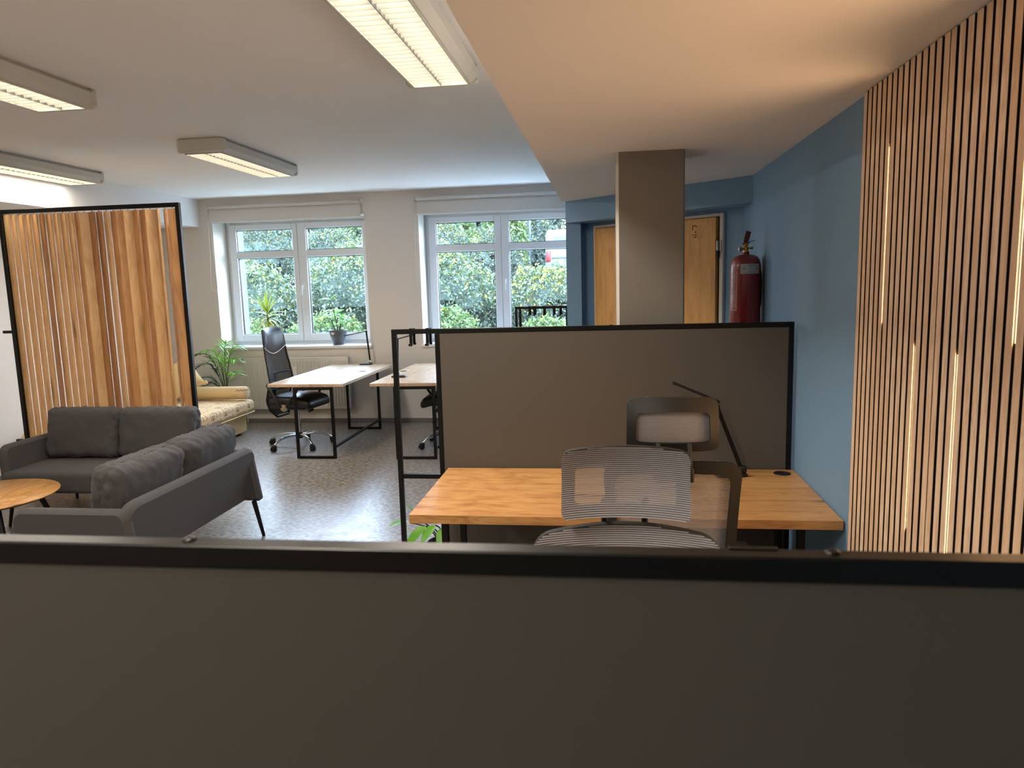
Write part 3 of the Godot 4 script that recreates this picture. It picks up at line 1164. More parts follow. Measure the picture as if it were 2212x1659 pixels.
# ---------------------------------------------------------------------  sofas
func make_sofas() -> void:
	var root := thing("sofa", "dark grey two-seat sofa facing the viewer, in front of the wooden divider", "sofa", Vector3(-3.785, 0, -5.06), 0.0, "grey two-seat sofas")
	var nz := noise(77, 1.0, FastNoiseLite.TYPE_SIMPLEX_SMOOTH, 3)
	var s := st()
	rbox(s, Vector3(1.33, 0.16, 0.555), 0.035, 4, 6, Transform3D(Basis(), Vector3(0, 0.332, 0.0825)), func(p: Vector3, _n: Vector3, h: Vector3) -> Vector3:
		var f := (1.0 - pow(p.x / h.x, 4)) * (1.0 - pow(p.z / h.z, 4))
		if p.y > 0:
			p.y += 0.012 * f
		return p)
	put("seat", s, M.sofa_grey, root)
	for side in [-1.0, 1.0]:
		# arm panel: outline in (z, y), pushed along x
		var o := round_corners([Vector2(0.335, 0.27), Vector2(0.345, 0.605), Vector2(-0.30, 0.605), Vector2(-0.355, 0.25)], [0.03, 0.075, 0.06, 0.02], 6)
		s = st()
		var x0: float = side * 0.66 - 0.036
		prism(s, o, x0, x0 + 0.072, Transform3D(Basis(Vector3.BACK, Vector3.UP, Vector3.RIGHT), Vector3.ZERO), 0.02)
		put("arm", s, M.sofa_grey, root)
	# back panel, tilted outwards
	s = st()
	var bp := round_corners([Vector2(-0.685, 0.0), Vector2(0.685, 0.0), Vector2(0.70, 0.40), Vector2(-0.70, 0.40)], [0.03, 0.03, 0.11, 0.11], 8)
	var tilt := Basis(Vector3.RIGHT, -0.26)
	prism(s, bp, -0.035, 0.035, Transform3D(tilt, Vector3(0, 0.245, -0.195)), 0.018)
	put("back_panel", s, M.sofa_grey, root)
	for side in [-1.0, 1.0]:
		s = st()
		var sd: float = side
		rbox(s, Vector3(0.615, 0.395, 0.175), 0.06, 4, 26, Transform3D(Basis(Vector3.RIGHT, -0.17), Vector3(side * 0.312, 0.617, -0.13)), func(p: Vector3, n: Vector3, h: Vector3) -> Vector3:
			var ex := absf(p.x) / h.x
			var ey := absf(p.y) / h.y
			var f := (1.0 - pow(ex, 3)) * (1.0 - pow(ey, 3))
			p.z += signf(p.z) * 0.022 * f
			var edge := clampf(maxf(ex, ey) * 2.2 - 1.1, 0.0, 1.0)
			var w := nz.get_noise_3d(p.x * 26.0 + sd * 40.0, p.y * 11.0, p.z * 16.0) * 0.013 * edge
			w += nz.get_noise_3d(p.x * 5.0 + sd * 9.0, p.y * 5.0, 4.0) * 0.010
			return p + n * w)
		var c := put("back_cushion", s, M.sofa_grey, root)
		s = st()
		var loop := []
		for q in rr2(0.60, 0.38, 0.07, 5):
			loop.append(Transform3D(Basis(Vector3.RIGHT, -0.17), Vector3(side * 0.312, 0.617, -0.13)) * Vector3(q.x * 1.012, q.y * 1.016, 0.0))
		tube(s, loop, 0.0035, 6, true)
		put("seam", s, M.sofa_grey, c)
	for x in [-1.0, 1.0]:
		for z in [-1.0, 1.0]:
			s = st()
			disc_rod(s, Vector3(x * 0.615, 0.258, z * 0.315), Vector3(x * 0.645, 0.0, z * 0.352), 0.017, 12, 0.011)
			put("leg", s, M.black_metal, root)
	again(root, Vector3(-2.735, 0, -3.965), -90.0, "dark grey two-seat sofa turned its back to the desks, nearest the viewer")


func make_coffee_table() -> void:
	var root := thing("coffee_table", "round oak-veneer coffee table with splayed black legs, between the two sofas", "table", Vector3(-4.08, 0, -4.17))
	var s := st()
	lathe(s, [Vector2(0, 0.392), Vector2(0.424, 0.392), Vector2(0.427, 0.394), Vector2(0.425, 0.400), Vector2(0, 0.400)], 72)
	put("table_top", s, M.table_veneer, root)
	s = st()
	lathe(s, [Vector2(0.37, 0.378), Vector2(0.395, 0.378), Vector2(0.4262, 0.3915), Vector2(0.37, 0.3915)], 72)
	put("rim", s, M.table_rim, root)
	for k in 4:
		var a := deg_to_rad(-55.0 + 90.0 * k)
		var d := Vector3(cos(a), 0, sin(a))
		s = st()
		disc_rod(s, d * 0.285 + Vector3.UP * 0.391, d * 0.43, 0.019, 14, 0.014)
		put("leg", s, M.black_metal, root)


# ---------------------------------------------------------------------  daybed by the radiator
func bed_cloth() -> StandardMaterial3D:
	# cream print: house-like squares, arrow heads, zigzags and small boxes
	var im := Image.create(512, 512, false, Image.FORMAT_RGB8)
	im.fill(Color(0.88, 0.77, 0.60))
	var ink := Color(0.36, 0.22, 0.16)
	var red := Color(0.60, 0.33, 0.26)
	for row in 2:
		var oy := row * 256
		for col in 2:
			var ox := col * 256 + row * 110
			print_frame(im, ox + 20, oy + 120, 74, 74, 5, red)
			print_frame(im, ox + 20, oy + 120, 5, 74, 5, ink)
			print_frame(im, ox + 42, oy + 146, 32, 48, 6, ink)
			print_frame(im, ox + 54, oy + 164, 10, 30, 5, ink)
			print_frame(im, ox + 122, oy + 130, 20, 44, 4, ink)
			for k in 32:
				im.fill_rect(Rect2i(posmod(ox + 176 + k, 512), posmod(oy + 110 + k, 512), 5, 3), ink)
				im.fill_rect(Rect2i(posmod(ox + 208 - k, 512), posmod(oy + 142 + k, 512), 5, 3), ink)
			for z in 4:
				for k in 18:
					im.fill_rect(Rect2i(posmod(ox + 30 + z * 36 + k, 512), posmod(oy + 210 + k, 512), 6, 3), ink)
					im.fill_rect(Rect2i(posmod(ox + 66 + z * 36 - k, 512), posmod(oy + 210 + k, 512), 6, 3), ink)
			print_frame(im, ox + 196, oy + 204, 20, 32, 5, ink)
			for k in 60:
				im.fill_rect(Rect2i(posmod(ox + 10 + k * 3, 512), posmod(oy + 60 + int(8 * sin(k * 0.35)), 512), 4, 3), red)
	var m := mat("bed_print", Color.WHITE, 0.92)
	m.albedo_texture = ImageTexture.create_from_image(im)
	tri_map(m, Vector3(1.9, 1.9, 1.9), false)
	return m


func print_frame(im: Image, x: int, y: int, w: int, h: int, t: int, c: Color) -> void:
	for r in [[x, y, w, t], [x, y + h - t, w, t], [x, y, t, h], [x + w - t, y, t, h]]:
		var rx := posmod(r[0], 512)
		var ry := posmod(r[1], 512)
		im.fill_rect(Rect2i(rx, ry, mini(r[2], 512 - rx), mini(r[3], 512 - ry)), c)
		if rx + r[2] > 512:
			im.fill_rect(Rect2i(0, ry, rx + r[2] - 512, mini(r[3], 512 - ry)), c)


func make_daybed() -> void:
	var cloth := bed_cloth()
	var root := thing("daybed", "cream daybed with brown printed mattress against the left wall, under the palm", "daybed", Vector3(-4.85, 0, -7.1))
	var s := st()
	rbox(s, Vector3(1.18, 0.22, 1.88), 0.02, 3, 2, Transform3D(Basis(), Vector3(0.0, 0.14, -0.005)))
	put("base", s, M.cream_cloth, root)
	s = st()
	rbox(s, Vector3(1.35, 0.15, 2.02), 0.05, 4, 6, Transform3D(Basis(), Vector3(0.005, 0.335, 0.0)), func(p: Vector3, _n: Vector3, h: Vector3) -> Vector3:
		if p.y > 0:
			p.y += 0.014 * (1.0 - pow(p.x / h.x, 4)) * (1.0 - pow(p.z / h.z, 4))
		return p)
	var mt := put("mattress", s, cloth, root)
	s = st()
	var loop := []
	for q in rr2(1.345, 2.015, 0.05, 5):
		loop.append(Vector3(q.x + 0.005, 0.264, q.y))
	tube(s, loop, 0.008, 6, true)
	put("piping", s, M.cream_cloth, mt)
	for x in [-0.5, 0.52]:
		for z in [-0.85, 0.85]:
			s = st()
			disc_rod(s, Vector3(x, 0, z), Vector3(x, 0.034, z), 0.025, 12)
			put("foot", s, M.black_plastic, root)
	# bolster
	var b := thing("bolster", "cream round bolster with printed ends lying across the window end of the daybed", "bolster", Vector3(-4.19, 0.503, -7.965))
	s = st()
	lathe(s, [Vector2(0.068, 0.0), Vector2(0.0745, 0.02), Vector2(0.076, 0.5), Vector2(0.0745, 0.97), Vector2(0.068, 1.0)], 28, Transform3D(Basis(Vector3(0, 0, 1), Vector3(-1, 0, 0), Vector3(0, -1, 0)), Vector3.ZERO))
	put("roll", s, M.cream_cloth, b)
	for e in [0.0, 1.0]:
		s = st()
		var yy: float = 0.0 if e == 0.0 else 1.0
		var d := -1.0 if e == 0.0 else 1.0
		var prof := [Vector2(0.0755, yy - d * 0.10), Vector2(0.0772, yy - d * 0.015), Vector2(0.069, yy + d * 0.004), Vector2(0.05, yy + d * 0.012), Vector2(0.0, yy + d * 0.014)]
		if d < 0:
			prof.reverse()
		lathe(s, prof, 28, Transform3D(Basis(Vector3(0, 0, 1), Vector3(-1, 0, 0), Vector3(0, -1, 0)), Vector3.ZERO))
		tag(put("end_cover", s, cloth, b), "printed end cover", "")
	# cushion leaning on the bolster
	var c := thing("cushion", "large plump cream cushion leaning on the daybed beside the bolster", "cushion", Vector3(-4.80, 0.72, -7.60), 16.0)
	s = st()
	var pil := func(sgn: float) -> Callable:
		return func(u: float, v: float) -> Vector3:
			var x := u * 2 - 1
			var y := v * 2 - 1
			var pin := 1.0 - 0.10 * (1.0 - pow(absf(y), 2.0))
			var pin2 := 1.0 - 0.10 * (1.0 - pow(absf(x), 2.0))
			var th := 0.105 * pow(maxf(0.0, (1.0 - pow(absf(x), 2.4)) * (1.0 - pow(absf(y), 2.4))), 0.55)
			return Vector3(x * 0.23 * pin, y * 0.19 * pin2, sgn * th)
	var lean := Transform3D(Basis(Vector3.RIGHT, -0.15) * Basis(Vector3.BACK, 0.50), Vector3.ZERO)
	for sgn in [1.0, -1.0]:
		var f: Callable = pil.call(sgn)
		smooth_next += 1
		sheet(s, 20, 20, func(u: float, v: float) -> Vector3: return lean * f.call(u, v), Vector3(0, 0, sgn))
	put("cover", s, M.cream_cloth, c)
	s = st()
	for q in [[0.23, 0.19], [0.23, -0.19], [-0.23, 0.19], [-0.23, -0.19]]:
		rbox(s, Vector3(0.05, 0.045, 0.03), 0.014, 3, 1, Transform3D(lean.basis, lean * Vector3(q[0] * 0.97, q[1] * 0.97, 0)))
	put("corner_knot", s, M.cream_cloth, c)


# ---------------------------------------------------------------------  radiator and blinds
func make_radiator() -> void:
	var root := thing("radiator", "cream ribbed panel radiator on the wall under the left window", "radiator", Vector3(-3.877, 0.185, WALL_Z + 0.10))
	var hw := 0.686
	var hh := 0.655
	var s := st()
	rbox(s, Vector3(2 * hw, hh, 0.018), 0.008, 3, 1, Transform3D(Basis(), Vector3(0, hh / 2, -0.009)))
	put("front_panel", s, M.radiator_white, root)
	s = st()
	rbox(s, Vector3(2 * hw - 0.01, hh - 0.02, 0.018), 0.008, 3, 1, Transform3D(Basis(), Vector3(0, hh / 2, -0.066)))
	put("rear_panel", s, M.radiator_white, root)
	s = st()
	rbox(s, Vector3(0.017, hh - 0.085, 0.012), 0.0058, 3, 1)
	s.generate_normals()
	var rib := s.commit()
	var n := 36
	for k in n:
		var o := put_mesh("rib", rib, M.radiator_white, root)
		o.position = Vector3(lerpf(-hw + 0.035, hw - 0.035, float(k) / (n - 1)), hh / 2 - 0.002, 0.001)
	s = st()
	for x in [-hw - 0.001, hw - 0.007]:
		span(s, Vector3(x, 0.0, -0.072), Vector3(x + 0.008, hh, 0.0), 0.002)
	put("side_cover", s, M.radiator_white, root)
	s = st()
	span(s, Vector3(-hw, hh - 0.006, -0.072), Vector3(hw, hh, -0.010), 0.002)
	for k in 40:
		var x := lerpf(-hw + 0.02, hw - 0.03, k / 39.0)
		span(s, Vector3(x, hh, -0.068), Vector3(x + 0.008, hh + 0.002, -0.014))
	put("top_grille", s, M.radiator_white, root)
	s = st()
	for x in [-0.5, 0.5]:
		span(s, Vector3(x, 0.1, -0.0998), Vector3(x + 0.03, hh - 0.1, -0.072))
	put("wall_bracket", s, M.radiator_white, root)
	s = st()
	disc_rod(s, Vector3(-hw - 0.001, 0.628, -0.035), Vector3(-hw - 0.035, 0.628, -0.035), 0.012, 12)
	put("valve_body", s, M.steel, root)
	s = st()
	lathe(s, [Vector2(0, 0.0), Vector2(0.021, 0.002), Vector2(0.026, 0.015), Vector2(0.027, 0.045), Vector2(0.022, 0.068), Vector2(0.0, 0.075)], 18, Transform3D(Basis(Vector3(0, 0, 1), Vector3(-1, 0, 0), Vector3(0, -1, 0)), Vector3(-hw - 0.035, 0.628, -0.035)))
	put("thermostat", s, M.white_gloss, root)
	s = st()
	tube(s, smooth_path([Vector3(-hw - 0.022, 0.625, -0.04), Vector3(-hw - 0.028, 0.57, -0.05), Vector3(-hw - 0.03, 0.3, -0.055), Vector3(-hw - 0.03, -0.18, -0.055)], 4), 0.0085, 8)
	put("pipe", s, M.radiator_white, root)
	s = st()
	cbox(s, Vector3(0.0, 0.48, 0.016), Vector3(0.05, 0.11, 0.018), 0.004)
	put("heat_meter", s, M.white_gloss, root)


func make_blinds() -> void:
	for k in 2:
		var x0: float = [-4.90, -2.268][k]
		var x1: float = [-2.935, -0.335][k]
		var root := thing("roller_blind", ["off-white roller blind rolled up over the left window, long bead cord on its left", "off-white roller blind rolled up over the right window beside the blue wall"][k], "blind", Vector3(x0, 0, WALL_Z + 0.045), 0.0, "roller blinds over the windows")
		var w := x1 - x0
		var s := st()
		disc_rod(s, Vector3(0.012, 2.715, 0.0), Vector3(w - 0.012, 2.715, 0.0), 0.021, 20)
		put("roll", s, M.blind_cloth, root)
		s = st()
		span(s, Vector3(0.014, 2.545, -0.0215), Vector3(w - 0.014, 2.715, -0.0205))
		put("cloth", s, M.blind_cloth, root)
		s = st()
		rbox(s, Vector3(w - 0.02, 0.022, 0.012), 0.004, 2, 1, Transform3D(Basis(), Vector3(w / 2, 2.536, -0.021)))
		put("bottom_bar", s, M.white_gloss, root)
		for x in [0.0, w]:
			s = st()
			span(s, Vector3(x - 0.003, 2.69, -0.0445), Vector3(x + 0.003, 2.742, 0.024), 0.001)
			put("bracket", s, M.white_gloss, root)
			s = st()
			disc_rod(s, Vector3(x - 0.008 if x == 0.0 else x + 0.004, 2.715, 0), Vector3(x if x == 0.0 else x + 0.016, 2.715, 0), 0.019, 18)
			put("end_cap", s, M.white_gloss, root)
		s = st()
		cbox(s, Vector3(w + 0.01, 2.532, -0.033), Vector3(0.03, 0.024, 0.022), 0.003)
		put("cord_clip", s, M.white_gloss, root)
		s = st()
		var lo: float = [1.677, 1.64][k]
		var sp: float = [0.028, 0.010][k]
		tube(s, smooth_path([Vector3(-0.010, 2.735, 0.012), Vector3(-0.012, 2.3, 0.010), Vector3(-0.022 - sp * 0.5, lo + 0.09, 0.01), Vector3(-0.014, lo + 0.02, 0.01), Vector3(sp * 0.4, lo, 0.01), Vector3(sp + 0.01, lo + 0.03, 0.008), Vector3(sp + 0.012, lo + 0.12, 0.0), Vector3(0.012, 2.3, -0.012), Vector3(-0.006, 2.70, -0.014)], 6), 0.0032, 6)
		put("cord", s, M.cord_white, root)


# ---------------------------------------------------------------------  chairs
func star_base(root: Node, offset_deg: float, reach: float, arm_mat: Material, thick: float) -> void:
	for k in 5:
		var a := deg_to_rad(offset_deg + 72.0 * k)
		var d := Vector3(cos(a), 0, sin(a))
		var s := st()
		tube(s, smooth_path([d * 0.02 + Vector3.UP * 0.125, d * reach * 0.45 + Vector3.UP * 0.128, d * reach * 0.8 + Vector3.UP * 0.108, d * reach + Vector3.UP * 0.068], 4), thick, 10, false, thick * 0.7)
		var arm := put("base_arm", s, arm_mat, root)
		s = st()
		var side := Vector3(-d.z, 0, d.x)
		for w in [-0.014, 0.014]:
			disc_rod(s, d * (reach + 0.012) + Vector3.UP * 0.027 + side * (w - 0.009), d * (reach + 0.012) + Vector3.UP * 0.027 + side * (w + 0.009), 0.027, 16)
		rbox(s, Vector3(0.046, 0.03, 0.05), 0.012, 3, 1, Transform3D(Basis(side, Vector3.UP, -d), d * (reach + 0.004) + Vector3.UP * 0.052))
		put("caster", s, M.black_plastic, arm)


func make_high_back_chairs() -> void:
	var root := thing("office_chair", "black high-back mesh office chair with leather headrest at the left window desk", "chair", Vector3(-3.33, 0, -7.41), 83.0, "black high-back office chairs")
	star_base(root, 56.0, 0.335, M.chrome, 0.016)
	var s := st()
	disc_rod(s, Vector3(0, 0.085, 0), Vector3(0, 0.15, 0), 0.034, 18)
	put("hub", s, M.black_plastic, root)
	s = st()
	disc_rod(s, Vector3(0, 0.15, 0), Vector3(0, 0.29, 0), 0.025, 18)
	disc_rod(s, Vector3(0, 0.29, 0), Vector3(0, 0.425, 0), 0.015, 14)
	put("gas_lift", s, M.chrome, root)
	s = st()
	rbox(s, Vector3(0.20, 0.05, 0.26), 0.015, 3, 1, Transform3D(Basis(), Vector3(0, 0.435, 0)))
	disc_rod(s, Vector3(0.06, 0.42, 0.10), Vector3(0.06, 0.37, 0.13), 0.03, 14)
	put("tilt_mechanism", s, M.black_plastic, root)
	s = st()
	disc_rod(s, Vector3(0.06, 0.42, -0.04), Vector3(0.24, 0.36, -0.14), 0.006, 8)
	put("lever", s, M.black_plastic, root)
	s = st()
	rbox(s, Vector3(0.50, 0.10, 0.50), 0.045, 4, 6, Transform3D(Basis(), Vector3(0, 0.515, 0.03)), func(p: Vector3, _n: Vector3, h: Vector3) -> Vector3:
		var f := (1.0 - pow(p.x / h.x, 2)) * (1.0 - pow(p.z / h.z, 4))
		if p.y > 0:
			p.y += 0.02 * f
		p.y -= 0.045 * pow(maxf(0.0, p.z / h.z), 3.0)
		p.x *= 1.0 - 0.08 * absf(p.z / h.z)
		return p)
	put("seat", s, M.leather, root)
	# back: spine (height, depth, half width)
	var sp := [[0.33, -0.215, 0.11], [0.42, -0.255, 0.19], [0.52, -0.262, 0.222], [0.62, -0.235, 0.226], [0.72, -0.205, 0.224], [0.86, -0.225, 0.216], [1.0, -0.25, 0.205], [1.10, -0.262, 0.198], [1.20, -0.272, 0.19], [1.29, -0.292, 0.165]]
	var at := func(y: float) -> Vector2:
		for k in sp.size() - 1:
			if y <= sp[k + 1][0]:
				var t: float = smoothstep(0.0, 1.0, (y - sp[k][0]) / (sp[k + 1][0] - sp[k][0])) * 0.4 + 0.6 * (y - sp[k][0]) / (sp[k + 1][0] - sp[k][0])
				return Vector2(lerpf(sp[k][1], sp[k + 1][1], t), lerpf(sp[k][2], sp[k + 1][2], t))
		return Vector2(sp[-1][1], sp[-1][2])
	s = st()
	sheet(s, 10, 26, func(u: float, v: float) -> Vector3:
		var y := lerpf(0.345, 1.10, v)
		var q: Vector2 = at.call(y)
		var x := u * 2 - 1
		return Vector3(x * q.y, y, q.x + 0.035 * x * x), Vector3.BACK)
	put("back_mesh", s, M.mesh_black, root)
	s = st()
	for side in [-1.0, 1.0]:
		var edge := []
		for k in 25:
			var y := lerpf(0.335, 1.27, k / 24.0)
			var q: Vector2 = at.call(y)
			edge.append(Vector3(side * q.y, y, q.x + 0.035))
		tube(s, edge, 0.011, 8)
	var q0: Vector2 = at.call(0.335)
	tube(s, [Vector3(-q0.y, 0.335, q0.x + 0.035), Vector3(0, 0.325, q0.x + 0.01), Vector3(q0.y, 0.335, q0.x + 0.035)], 0.011, 8)
	for y in [0.62, 0.80]:
		var q: Vector2 = at.call(y)
		tube(s, [Vector3(-q.y, y, q.x + 0.03), Vector3(-q.y * 0.5, y, q.x - 0.012), Vector3(0, y, q.x - 0.02), Vector3(q.y * 0.5, y, q.x - 0.012), Vector3(q.y, y, q.x + 0.03)], 0.010, 8)
	bar(s, Vector3(0, 0.44, -0.10), Vector3(0, 0.50, -0.285), 0.06, 0.02, 0.004)
	bar(s, Vector3(0, 0.49, -0.285), Vector3(0, 0.81, -0.255), 0.06, 0.016, 0.004, Vector3.BACK)
	put("back_frame", s, M.black_plastic, root)
	# leather headrest, its lower edge a shallow V with pale piping
	s = st()
	for sgn in [1.0, -1.0]:
		var g: float = sgn
		sheet(s, 16, 12, func(u: float, v: float) -> Vector3:
			var x := u * 2 - 1
			var lo := 1.088 - 0.078 * (1.0 - pow(absf(x), 1.6))
			var y := lerpf(lo, 1.292 - 0.012 * x * x, v)
			var q: Vector2 = at.call(y)
			var th := 0.030 * sqrt(maxf(0.0, 1.0 - pow(absf(x), 5))) * pow(maxf(0.0, sin(PI * clampf(v, 0.0, 1.0))), 0.35)
			return Vector3(x * q.y * 1.03, y, q.x + 0.035 * x * x + g * th + 0.006), Vector3(0, 0, g))
	put("headrest", s, M.leather_grey, root)
	s = st()
	var pipe := []
	for k in 17:
		var x := k / 8.0 - 1.0
		var y := 1.088 - 0.078 * (1.0 - pow(absf(x), 1.6))
		var q: Vector2 = at.call(y)
		pipe.append(Vector3(x * q.y * 1.03, y, q.x + 0.035 * x * x + 0.010))
	tube(s, pipe, 0.005, 6)
	tag(put("piping", s, M.white_gloss, root.get_node("headrest")), "pale piping along the headrest", "")
	for side in [-1.0, 1.0]:
		var x: float = side * 0.285
		s = st()
		tube(s, smooth_path([Vector3(side * 0.25, 0.452, -0.02), Vector3(x, 0.50, -0.05), Vector3(x, 0.62, -0.12), Vector3(x, 0.695, -0.165), Vector3(x, 0.712, -0.12), Vector3(x, 0.712, 0.12), Vector3(x, 0.69, 0.185), Vector3(x, 0.61, 0.15), Vector3(x, 0.50, 0.06), Vector3(side * 0.25, 0.452, 0.02)], 5), 0.013, 10)
		var arm := put("armrest", s, M.black_plastic, root)
		s = st()
		rbox(s, Vector3(0.05, 0.022, 0.25), 0.010, 3, 1, Transform3D(Basis(), Vector3(x, 0.728, -0.0)))
		put("arm_pad", s, M.leather_grey, arm)
		s = st()
		disc_rod(s, Vector3(side * 0.245, 0.46, 0), Vector3(side * 0.275, 0.46, 0), 0.038, 18)
		put("arm_bracket", s, M.chrome, arm)
	var low_chair := again(root, Vector3(-1.64, 0, -7.43), -90.0, "black high-back office chair tucked under the right window desk, mostly behind the partition")
	for part in ["headrest", "back_mesh", "back_frame"]:
		low_chair.get_node(part).position.y -= 0.065  # its back is set lower


func ring_frame(s: SurfaceTool, outer: PackedVector2Array, inner: PackedVector2Array, t: float, z: Callable) -> void:
	# a flat frame bent to depth z(x, y): front at z, back at z - t, each side smooth in itself
	var n := outer.size()
	for part in 4:
		soft(s)
		for i in n:
			var j := (i + 1) % n
			var o0 := Vector3(outer[i].x, outer[i].y, z.call(outer[i]))
			var o1 := Vector3(outer[j].x, outer[j].y, z.call(outer[j]))
			var i0 := Vector3(inner[i].x, inner[i].y, z.call(inner[i]))
			var i1 := Vector3(inner[j].x, inner[j].y, z.call(inner[j]))
			var b := Vector3(0, 0, -t)
			var mid := (o0 + o1) / 2.0 - (i0 + i1) / 2.0
			if part == 0:
				face(s, [o0, o1, i1, i0], Vector3.BACK)
			elif part == 1:
				face(s, [o0 + b, o1 + b, i1 + b, i0 + b], Vector3.FORWARD)
			elif part == 2:
				face(s, [o0, o1, o1 + b, o0 + b], mid)
			else:
				face(s, [i0, i1, i1 + b, i0 + b], -mid)


func back_outline(w_top: float, w_bot: float, y0: float, y1: float, r: float, crown: float) -> PackedVector2Array:
	var p := PackedVector2Array()
	var base := rr2(1.0, 1.0, 0.12, 7)
	for q in rr2(2.0, y1 - y0, r * 1.0, 7):
		var t := (q.y / (y1 - y0)) + 0.5
		var hw := lerpf(w_bot, w_top, t) / 2.0
		# keep the corner round: scale x beyond the straight part
		var x := signf(q.x) * (hw - (1.0 - absf(q.x)))
		if absf(q.x) < 1.0 - r + 1e-5:
			x = signf(q.x) * (hw - r)
		p.append(Vector2(x, y0 + t * (y1 - y0) + crown * (1.0 - pow(x / hw, 2)) * smoothstep(0.5, 1.0, t)))
	var out := PackedVector2Array()
	# straight runs get points in between so that they bend
	for i in p.size():
		var a := p[i]
		var b := p[(i + 1) % p.size()]
		var k := maxi(1, int(ceil(a.distance_to(b) / 0.03)))
		for m in k:
			var c := a.lerp(b, float(m) / k)
			if k > 1 and m > 0 and absf(a.y - b.y) < 0.04 and a.y > (y0 + y1) / 2:
				var hw := w_top / 2.0
				c.y = y1 + crown * (1.0 - pow(c.x / hw, 2))
			out.append(c)
	return out


func inset_like(outer: PackedVector2Array, left: float, top: float, bottom: float, r: float) -> PackedVector2Array:
	# the opening of a frame: the outline drawn in by these margins, point for point
	var lo := Vector2(1e9, 1e9)
	var hi := Vector2(-1e9, -1e9)
	for q in outer:
		lo = lo.min(q)
		hi = hi.max(q)
	var c := (lo + hi) / 2.0
	var sx := (hi.x - lo.x - 2 * left) / (hi.x - lo.x)
	var ih := hi.y - lo.y - top - bottom
	var cy := lo.y + bottom + ih / 2.0
	var out := PackedVector2Array()
	for q in outer:
		out.append(Vector2(c.x + (q.x - c.x) * sx, cy + (q.y - c.y) * ih / (hi.y - lo.y)))
	return out


func mesh_panel(root: Node, called: String, outline: PackedVector2Array, z: Callable, pitch: float) -> void:
	# knitted cover: a fine net with raised horizontal ribs
	var lo := Vector2(1e9, 1e9)
	var hi := Vector2(-1e9, -1e9)
	for q in outline:
		lo = lo.min(q)
		hi = hi.max(q)
	var rows := int((hi.y - lo.y) / pitch)
	var ends := []
	for k in rows + 1:
		var y := lerpf(lo.y + 0.0008, hi.y - 0.0008, float(k) / rows)
		var xs := [1e9, -1e9]
		for i in outline.size():
			var a := outline[i]
			var b := outline[(i + 1) % outline.size()]
			if (a.y - y) * (b.y - y) <= 0.0 and absf(a.y - b.y) > 1e-9:
				var x := lerpf(a.x, b.x, (y - a.y) / (b.y - a.y))
				xs = [minf(xs[0], x), maxf(xs[1], x)]
		ends.append([y, xs[0], xs[1]])
	var s := st()
	var r := st()
	soft(s)
	soft(r)
	var nx := 14
	for k in rows:
		for i in nx:
			var p := []
			var rb := []
			for c in [[0, 0], [1, 0], [1, 1], [0, 1]]:
				var e: Array = ends[k + c[1]]
				var x := lerpf(e[1], e[2], float(i + c[0]) / nx)
				var pos := Vector2(x, e[0])
				p.append(Vector3(x, e[0], z.call(pos) + 0.0035))
				var yr: float = lerpf(ends[k][0], ends[k + 1][0], 0.22 if c[1] == 0 else 0.70)
				var xr := lerpf(lerpf(ends[k][1], ends[k + 1][1], 0.5), lerpf(ends[k][2], ends[k + 1][2], 0.5), float(i + c[0]) / nx)
				rb.append(Vector3(xr, yr, z.call(Vector2(xr, yr)) + (0.0052 if c[1] == 0 else 0.0046)))
			face(s, p, Vector3.BACK)
			face(r, rb, Vector3.BACK)
	var net := put(called, s, M.mesh_grey, root)
	put("mesh_ribs", r, M.mesh_rib, net)


